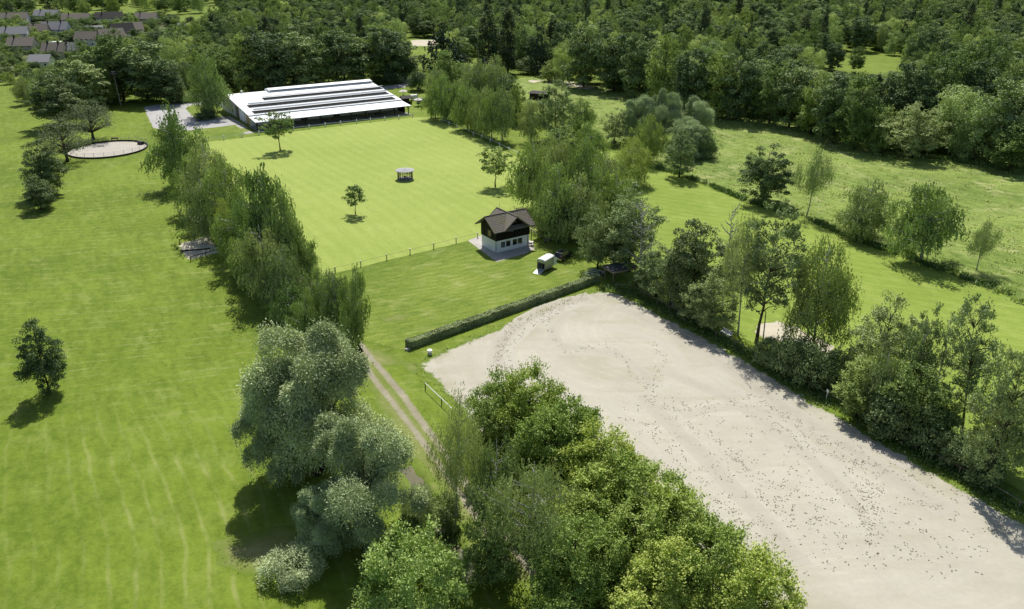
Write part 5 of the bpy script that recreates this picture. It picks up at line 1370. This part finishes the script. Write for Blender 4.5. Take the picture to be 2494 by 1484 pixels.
# ------------------------------------------------------------------ village beyond the trees, upper left
def village_house(x, y, wpx, dpx_m, hw, rz, roof, wall, label, ridge=3.0, chim=1):
    P = G(x, y); o = empty('village_house', P, rz, label, 'house')
    L = wpx/F*depth(P.y, 4); D = dpx_m
    m = MB(); m.prism([(-D/2,0),(D/2,0),(D/2,hw),(0,hw+ridge-.15),(-D/2,hw)], 0, -L/2, L/2); m.obj('wall', VWALL[wall], o)
    a = MB(); k = ridge/(D/2); e = .5
    a.prism([(0,hw+ridge),(-D/2-e,hw-k*e),(-D/2-e,hw-k*e-.2),(0,hw+ridge-.2)], 0, -L/2-.4, L/2+.4); r_ = a.obj('roof', VROOF[roof], o)
    a = MB(); a.prism([(.003,hw+ridge),(D/2+e,hw-k*e),(D/2+e,hw-k*e-.2),(.003,hw+ridge-.2)], 0, -L/2-.4, L/2+.4); a.obj('roof', VROOF[roof], o)
    for i in range(chim):
        cx_ = -L/4 + i*L/2; MB().box(cx_-.35,cx_+.35,-1.2,-.5,hw+ridge*.5,hw+ridge+1.0).obj('chimney', VROOF[2], r_)
    n = max(2, int(L/3))
    for i in range(n):
        u = -L/2 + L*(i+.5)/n
        for z_ in ((1.0,2.2) if hw < 4 else (1.0,2.2)), ((3.6,4.8) if hw > 4.5 else None):
            if z_: 
                f_ = MB().box(u-.55,u+.55,-D/2-.06,-D/2-.003,z_[0],z_[1]).obj('window', WHITE, o); MB().box(u-.45,u+.45,-D/2-.08,-D/2-.062,z_[0]+.1,z_[1]-.1).obj('pane', GLASS, f_)
    for z_ in (1.2, 3.8):
        f_ = MB().box(L/2+.003,L/2+.06,-.5,.5,z_,z_+1.2).obj('window', WHITE, o); MB().box(L/2+.062,L/2+.08,-.4,.4,z_+.1,z_+1.1).obj('pane', GLASS, f_)
    planted.append((P.x, P.y, max(L, D)*.55))
VH = [(138,143,50,9,4.5,.08,0,0,'long brown roofed village house behind the left wood',4.0,2),(178,140,30,8,4.5,.06,1,0,'lower grey roofed wing beside the long brown roof',3.6,1),
(222,112,60,9,4.6,.05,0,1,'village house with long grey brown roof and white gable',4.0,0),(276,112,56,11,4.8,.75,0,0,'village house with tall brown gable roof above the wood',5.5,0),
(302,96,50,10,4.8,.7,2,1,'village house with black roof beside the tall brown gable',5.5,0),(328,88,40,10,4.6,.6,0,1,'brown roofed house right of the black roof',4.5,0),
(104,163,46,9,3.2,.15,1,1,'grey roofed house cut by the left edge of the village',3.0,0),(140,88,60,10,5,.1,1,1,'large bluish grey roof at the top left of the village',4.5,2),
(100,92,40,9,5,.2,0,0,'cream house in the top left corner of the village',4,1),(230,82,40,9,3.2,.5,1,1,'low pale roofed house in the middle of the village',2.2,0),
(452,86,26,9,4.6,.2,1,1,'white house glimpsed between trees left of the hall top',3.5,0),(516,92,26,9,4.6,.3,0,1,'white house glimpsed above the trees near the hall',3.5,0),
(60,130,60,10,5,.1,0,0,'brown roofed house outside the left edge of the village',4,1),(40,100,60,10,5,.3,1,1,'grey roofed house outside the top left edge',4,1),
(190,62,60,10,5,.2,0,1,'brown roofed house far back in the village',4,1),(120,52,60,10,5,-.1,1,0,'grey roofed house far back left in the village',4,1),(270,58,60,10,5,.4,2,1,'dark roofed house far back in the village',4,1),(360,60,50,10,5,.1,0,0,'brown roofed house far back right in the village',4,1),(40,60,60,10,5,.2,0,1,'brown roofed house far back at the left edge',4,1)]
for h_ in VH: village_house(*h_)
tag(MB().box(-4,4,-2.5,2.5,0,2.6).box(-4.2,4.2,-2.7,2.7,2.6,2.75).obj('garage', WHITE, None, G(137,113), .1), 'low white flat roofed garage in the village', 'garage')
VS = [(70,150,172),(85,118,140),(128,86,104),(150,78,96),(186,84,100),(215,70,88),(260,98,118),(325,62,84),(345,80,104),(385,66,96),(400,92,118),(430,78,104),(470,70,100),(492,88,112),(540,62,92),(560,72,100),(415,60,84),(60,80,100),(30,118,140),(75,100,118),(15,90,150),(45,120,178),(70,140,196),(20,130,205),(55,160,220),(85,150,178),(100,120,158),(10,60,110),(80,58,96),(160,58,74),(215,52,72),(240,60,78),(285,48,70),(310,60,90),(350,52,76),(140,100,128),(112,100,120),(172,110,130),(200,92,112),(110,125,150),(165,118,142),(190,104,125),(120,100,118),(155,100,116),(205,92,112),(245,66,92),(95,112,132),(240,90,108),(175,72,92),(120,70,86),(330,70,100),(300,98,118)]
vpoly = [(-60,225),(92,170),(170,140),(260,98),(345,84),(430,66),(440,50),(-60,50)]
vp = np.array(gp(vpoly)); Q = rng.uniform(vp.min(0), vp.max(0), (1500,2)); Q = Q[inside(Q, vp.tolist())]
zone('village_ground', vpoly, VGROUND, Z, 12, 6, .5, 40)
gd = []
for q in Q:
    if all((q[0]-a)**2 + (q[1]-b)**2 > (r_+2.0)**2 for a, b, r_ in planted) and len(gd) < 170:
        x_, y_ = proj((q[0], q[1], 0)); gd.append((x_, y_)); planted.append((q[0], q[1], 2.2))
rg = random.Random(31)
VS += [(x_, y_ - (rg.uniform(18, 30) if x_ < 92 else rg.uniform(15, 30)), y_) for x_, y_ in gd]
gtc = {}
GORD = ['first','second','third','fourth','fifth','sixth','seventh','eighth','ninth','tenth','eleventh','twelfth','thirteenth','fourteenth','fifteenth','sixteenth','seventeenth','eighteenth','nineteenth','twentieth','twenty-first','twenty-second','twenty-third','twenty-fourth','twenty-fifth','twenty-sixth','twenty-seventh','twenty-eighth','twenty-ninth','thirtieth']
def gtl(t):
    n = gtc[t] = gtc.get(t, 0) + 1
    return ' '.join(('garden tree near the ' + t + ', ' + GORD[min(n,30)-1] + ' of them').split()[:16]) if len(('garden tree near the ' + t).split()) <= 13 else GORD[min(n,30)-1] + ' garden tree near the ' + ' '.join(t.split()[:11])
for i, (x, yt, yb) in enumerate(VS):
    hn_ = min(VH, key=lambda q: (q[0]-x)**2 + 4*(q[1]-yb)**2)
    tree(('mid','dark_shrub','dark','shrub')[i % 4], x, max(yt, yb-30), yb, rg.uniform(20, 36), gtl(hn_[8]), 'garden trees of the village')

# ------------------------------------------------------------------ woods behind: individuals first, the far rest as one mass
WOODS = {
 'left': ([(40,262),(110,262),(170,262),(300,258),(430,240),(540,228),(640,222),(800,205),(930,196),(985,178),(960,130),(985,92),(970,40),(560,40),(540,72),(430,80),(330,112),(180,150),(60,175)], 'wood behind the hall'),
 'right': ([(1300,186),(1370,196),(1480,208),(1600,245),(1740,280),(1840,275),(1990,330),(2150,368),(2300,384),(2560,410),(2560,30),(1260,30),(1270,130)], 'wood beyond the tall meadow'),
 'mid': ([(1000,92),(1066,92),(1110,140),(1160,160),(1270,165),(1260,30),(980,30)], 'wood behind the poplars'),
}
CLEAR = [gp([(2005,140),(2060,124),(2200,138),(2205,176),(2100,178),(2020,165)]), gp([(985,116),(1055,116),(1050,175),(1000,180)]), gp([(1250,168),(1300,168),(1310,196),(1250,196)]), gp([(1130,150),(1160,128),(1210,125),(1215,165),(1140,172)])]
cand = []
for key, (poly, gname) in WOODS.items():
    P = np.array(gp(poly)); lo, hi = P.min(0), P.max(0)
    Q = rng.uniform(lo, hi, (14000, 2)); Q = Q[inside(Q, P.tolist())]
    for c_ in CLEAR: Q = Q[~inside(Q, c_)]
    for q in Q: cand.append((q[0], q[1], key, gname))
random.Random(9).shuffle(cand)
cell = {}; acc = []
def near(x, y, r):
    cx_, cy_ = int(x//8), int(y//8)
    for i in range(-2, 3):
        for j in range(-2, 3):
            for (a, b, rr2) in cell.get((cx_+i, cy_+j), ()):
                if (a-x)**2 + (b-y)**2 < (max(r, rr2))**2: return True
    return False
for (a, b, r_) in planted: cell.setdefault((int(a//8), int(b//8)), []).append((a, b, min(r_*1.05, 9.5)))
for (x, y, key, gname) in cand:
    r_ = 7.4 if y < 480 else 8.6
    if near(x, y, r_): continue
    cell.setdefault((int(x//8), int(y//8)), []).append((x, y, r_)); acc.append((x, y, key, gname))
OPEN = [(2010,2205,124,180),(985,1050,116,176),(1150,1212,126,166),(800,818,150,192)]
def top_limit(x): return np.interp(x, [60,91,165,200,250,330,420,480], [175,165,142,122,102,88,68,30])
acc.sort(key=lambda a: a[1])
RW = random.Random(17)
WL = dict(dark='dark green broadleaf tree inside the %s', mid='mid green broadleaf tree inside the %s', pale='pale lime tree among darker ones inside the %s', spruce='dark pointed spruce inside the %s', olive='olive birch inside the %s', poplar='dark column poplar inside the %s')
INDIV = 165; rest = []; indiv = []
for i, (x, y, key, gname) in enumerate(acc):
    kind = RW.choices(['dark','mid','pale','spruce','olive','poplar'], [29,38,13,6,13,2])[0]
    h = {'dark':17,'mid':16,'pale':14,'spruce':19,'olive':14,'poplar':24}[kind]*RW.uniform(.62,1.18); wd = {'dark':11.5,'mid':10.5,'pale':9.5,'spruce':6.5,'olive':7.5,'poplar':5.5}[kind]*RW.uniform(.7,1.3)
    if key == 'left': h *= .92
    px_, py_ = proj((x, y, h)); hw_ = wd/2*F/depth(y, h*.6); byr = proj((x, y, 0))[1]
    bad = False
    for (bx0, bx1, byt, byb) in OPEN:
        if bx0 < px_+hw_*.8 and px_-hw_*.8 < bx1 and byr > byb-4 and py_ < byb:
            h2 = ztop(y, byb+RW.uniform(-6, 6))
            if h2 < 6: bad = True
            h = min(h, h2)
    if bad: continue
    if px_ < 480:
        hl_ = ztop(y, top_limit(px_))
        if hl_ < 5: continue
        h = min(h, hl_); wd = min(wd, h*.9)
    if i < INDIV:
        indiv.append((kind, x, y, h, wd, key, gname))
    else: rest.append((x, y, kind, h, wd))
ORD = ['first','second','third','fourth','fifth','sixth','seventh','eighth','ninth','tenth','eleventh','twelfth','thirteenth','fourteenth','fifteenth','sixteenth','seventeenth','eighteenth','nineteenth','twentieth']
MARKS = dict(left=[(60,'left of the round pen'),(175,'above the round pen'),(265,'left of the stork pole'),(335,'right of the stork pole'),(420,'above the gravel yard'),(500,'behind the island birch'),(590,'behind the left hall end'),(680,'behind the left third of the hall'),(770,'behind the middle of the hall'),(860,'behind the right third of the hall'),(950,'behind the right hall end')],
 right=[(1300,'behind the poplars'),(1380,'behind the narrow pale tree'),(1450,'above the meadow path'),(1540,'left above the willow clump'),(1630,'straight above the willow clump'),(1710,'right above the willow clump'),(1790,'at the meadow corner'),(1870,'above the dense meadow tree'),(1960,'above the windswept birch'),(2060,'left of the clearing'),(2150,'below the clearing'),(2240,'above the wide bush tree'),(2330,'above the pale lime tree'),(2420,'at the right picture edge'),(2520,'beyond the right picture edge')],
 mid=[(1030,'by the far gravel lot'),(1120,'left of the poplars'),(1230,'behind the poplars')])
KN = dict(dark='dark broadleaf tree', mid='green broadleaf tree', pale='pale lime tree', spruce='dark pointed spruce', olive='olive birch', poplar='dark column poplar')
cnt = {}
for kind, x, y, h, wd, key, gname in indiv:
    px_ = proj((x, y, h*.7))[0]; mk = min(MARKS[key], key=lambda q: abs(q[0]-px_))[1]
    c_ = cnt[(kind, mk)] = cnt.get((kind, mk), 0) + 1
    plant(kind, (x, y, 0), h, wd, '%s of the wood %s, %s back' % (KN[kind], mk, ORD[min(c_, 20)-1]), 'trees of the ' + gname)
# the far wood: instanced leaf clouds on points
wc = bpy.data.collections.new('wood_kinds'); order = []
for kind in ('dark','mid','pale','spruce','olive','poplar'):
    for j, k in enumerate(K[kind][:3]):
        order.append((kind, len(order)))
        o = bpy.data.objects.new('wood_%02d' % len(order), k['crown']); wc.objects.link(o)
# beyond the picture's top the wood simply goes on
far = []
P = np.array([(-650,760),(650,760),(900,1300),(-900,1300)]); Q = rng.uniform(P.min(0), P.max(0), (2600,2))
for q in Q:
    if not near(q[0], q[1], 13.0):
        cell.setdefault((int(q[0]//8), int(q[1]//8)), []).append((q[0], q[1], 13.0)); rest.append((q[0], q[1], RW.choices(['dark','mid','spruce','pale','olive'], [4,5,1,1,1])[0], RW.uniform(11,21), RW.uniform(9,17)))
me = bpy.data.meshes.new('far_wood'); me.vertices.add(len(rest)); me.vertices.foreach_set('co', np.array([(x, y, 0) for x, y, *_ in rest], np.float32).ravel())
for nm_, ty_ in (('pick','INT'),('size','FLOAT_VECTOR'),('spin','FLOAT')): me.attributes.new(nm_, ty_, 'POINT')
pick = []; size = []; spin = []
for (x, y, kind, h, wd) in rest:
    js = [i for kk, i in order if kk == kind]; j = RW.choice(js); pick.append(j); k = K[kind][js.index(j)]
    size += [wd/2/k['R'], wd/2/k['R'], h/k['H']]; spin.append(RW.random()*6.28)
me.attributes['pick'].data.foreach_set('value', pick); me.attributes['size'].data.foreach_set('vector', size); me.attributes['spin'].data.foreach_set('value', spin)
fo = meshobj('far_wood', me)
tag(fo, 'far wood reading as one mass of tree tops behind the nearer trees', 'wood', kind='stuff')
ng = bpy.data.node_groups.new('plant_wood', 'GeometryNodeTree')
ng.interface.new_socket('Geometry', in_out='INPUT', socket_type='NodeSocketGeometry'); ng.interface.new_socket('Geometry', in_out='OUTPUT', socket_type='NodeSocketGeometry')
gi, go = ng.nodes.new('NodeGroupInput'), ng.nodes.new('NodeGroupOutput')
ci = ng.nodes.new('GeometryNodeCollectionInfo'); ci.inputs['Collection'].default_value = wc; ci.inputs['Separate Children'].default_value = True; ci.inputs['Reset Children'].default_value = True
ip = ng.nodes.new('GeometryNodeInstanceOnPoints'); ip.inputs['Pick Instance'].default_value = True
def na(nm, typ):
    n = ng.nodes.new('GeometryNodeInputNamedAttribute'); n.data_type = typ; n.inputs['Name'].default_value = nm; return n
sk = lambda n: next(q for q in n.outputs if q.enabled and q.name == 'Attribute')
n1, n2, n3 = na('pick','INT'), na('size','FLOAT_VECTOR'), na('spin','FLOAT')
cx_ = ng.nodes.new('ShaderNodeCombineXYZ')
L_ = ng.links.new
L_(gi.outputs[0], ip.inputs['Points']); L_(ci.outputs[0], ip.inputs['Instance']); L_(sk(n1), ip.inputs['Instance Index']); L_(sk(n2), ip.inputs['Scale'])
L_(sk(n3), cx_.inputs[2]); L_(cx_.outputs[0], ip.inputs['Rotation']); L_(ip.outputs[0], go.inputs[0])
md = fo.modifiers.new('plant', 'NODES'); md.node_group = ng
print('individuals', min(INDIV, len(acc)), 'far', len(rest))

# ------------------------------------------------------------------ low weeds: ditch line, fence foot, meadow tussocks
def tufts(name, pts, mat, hgt, wid, label, cat, seed=1, blades=9):
    g = np.random.default_rng(seed); P = np.array(pts); n = len(P)*blades; idx = np.repeat(np.arange(len(P)), blades)
    hh_ = hgt*(.5+.9*g.random(len(P)))
    C = np.column_stack([P[idx,0]+g.standard_normal(n)*wid*.5, P[idx,1]+g.standard_normal(n)*wid*.5, hh_[idx]*(.2+.35*g.random(n))])
    A = np.column_stack([g.standard_normal((n,2))*.8, np.ones(n)*.8]); N = g.standard_normal((n,3))*.6; N[:,2] += .9
    me = leafmesh(name, C, A, N, hh_[idx]*(.6+.5*g.random(n)), wid*(.14+.2*g.random(n)), .5*g.random(n)+.5*np.repeat(g.random(len(P)), blades))
    return tag(meshobj(name, me, mat), label, cat, kind='stuff')
def along(pts, dens, sd, seed):
    r_ = random.Random(seed); P = gl(pts); out = []
    for a, b in zip(P, P[1:]):
        for k in range(int((b-a).length*dens)):
            p = a.lerp(b, r_.random()); out.append((p.x+r_.gauss(0,sd), p.y+r_.gauss(0,sd)))
    return out
ditch = [(1560,392),(1590,408),(1640,420),(1700,440),(1760,464),(1820,490),(1890,512),(1960,529),(2010,550),(2060,574),(2150,605),(2250,641),(2330,668),(2403,697),(2480,735)]
WEED = leafmat('weed_leaves', (.035,.065,.014), (.105,.150,.040), .3)
GRASSL = leafmat('meadow_blades', (.075,.110,.022), (.270,.300,.125), .38)
dw = along(ditch, 9, .55, 3)
def dpatch(q):
    x_ = proj((q[0], q[1], 0))[0]
    return any(a <= x_ <= b for a, b in ((1560,1655),(1690,1700),(1735,1812),(1835,1890),(1985,2065),(2085,2190),(2225,2300),(2345,2410)))
dw = [q for i, q in enumerate(dw) if dpatch(q) or i % 6 == 0]
tufts('ditch_weeds', dw, WEED, .85, .85, 'dark weeds growing along the ditch at the meadow edge', 'weeds', 3, 12)
tufts('fence_weeds', along([(1470,700),(1540,716)] + arail[2:], 10, .75, 4), WEED, .55, .8, 'weeds and rough grass at the foot of the arena fence', 'weeds', 4, 10)
tp = np.array(gp([(1480,216),(1740,289),(1840,291),(2150,379),(2560,428),(2560,760),(2250,636),(1960,526),(1700,438),(1580,396),(1400,298),(1300,250)]))
Q = rng.uniform(tp.min(0), tp.max(0), (26000,2)); Q = Q[inside(Q, tp.tolist())]
dens = np.sin(Q[:,0]*.09+np.sin(Q[:,1]*.05)*2)*np.sin(Q[:,1]*.11)*.5+.5; Q = Q[rng.random(len(Q)) < .25+.75*dens]
tufts('meadow_grass', [(q[0], q[1]) for q in Q], GRASSL, .8, .9, 'tall rough grass tussocks of the unmown meadow', 'grass', 5, 7)
ep = []
ap_ = wob(gp(ARENA), .5, .25, 9)
for (x, y) in ap_:
    if y > 60: ep.append((x+RW.gauss(0,.35), y+RW.gauss(0,.35)))
tufts('edge_grass', ep, GRASSL, .28, .5, 'ragged short grass along the border of the sand', 'grass', 6, 6)
reed = along([(1470,209),(1600,247),(1740,283),(1840,286)], 6, .8, 8) + along([(1840,287),(1930,303),(2150,374),(2300,392),(2450,412)], 8, 1.3, 9)
tufts('wood_edge_weeds', reed, WEED, 1.3, 1.2, 'tall weeds along the foot of the right wood', 'weeds', 7, 12)
bt = []
for (x, y) in [(1092,1250),(1075,1225),(1110,1300),(1040,1260),(1020,1230)]:
    p = G(x, y); bt += [(p.x+RW.gauss(0,.8), p.y+RW.gauss(0,.8)) for _ in range(30)]
tufts('creek_weeds', bt, WEED, .7, .7, 'weeds on the banks of the little creek', 'weeds', 8, 10)
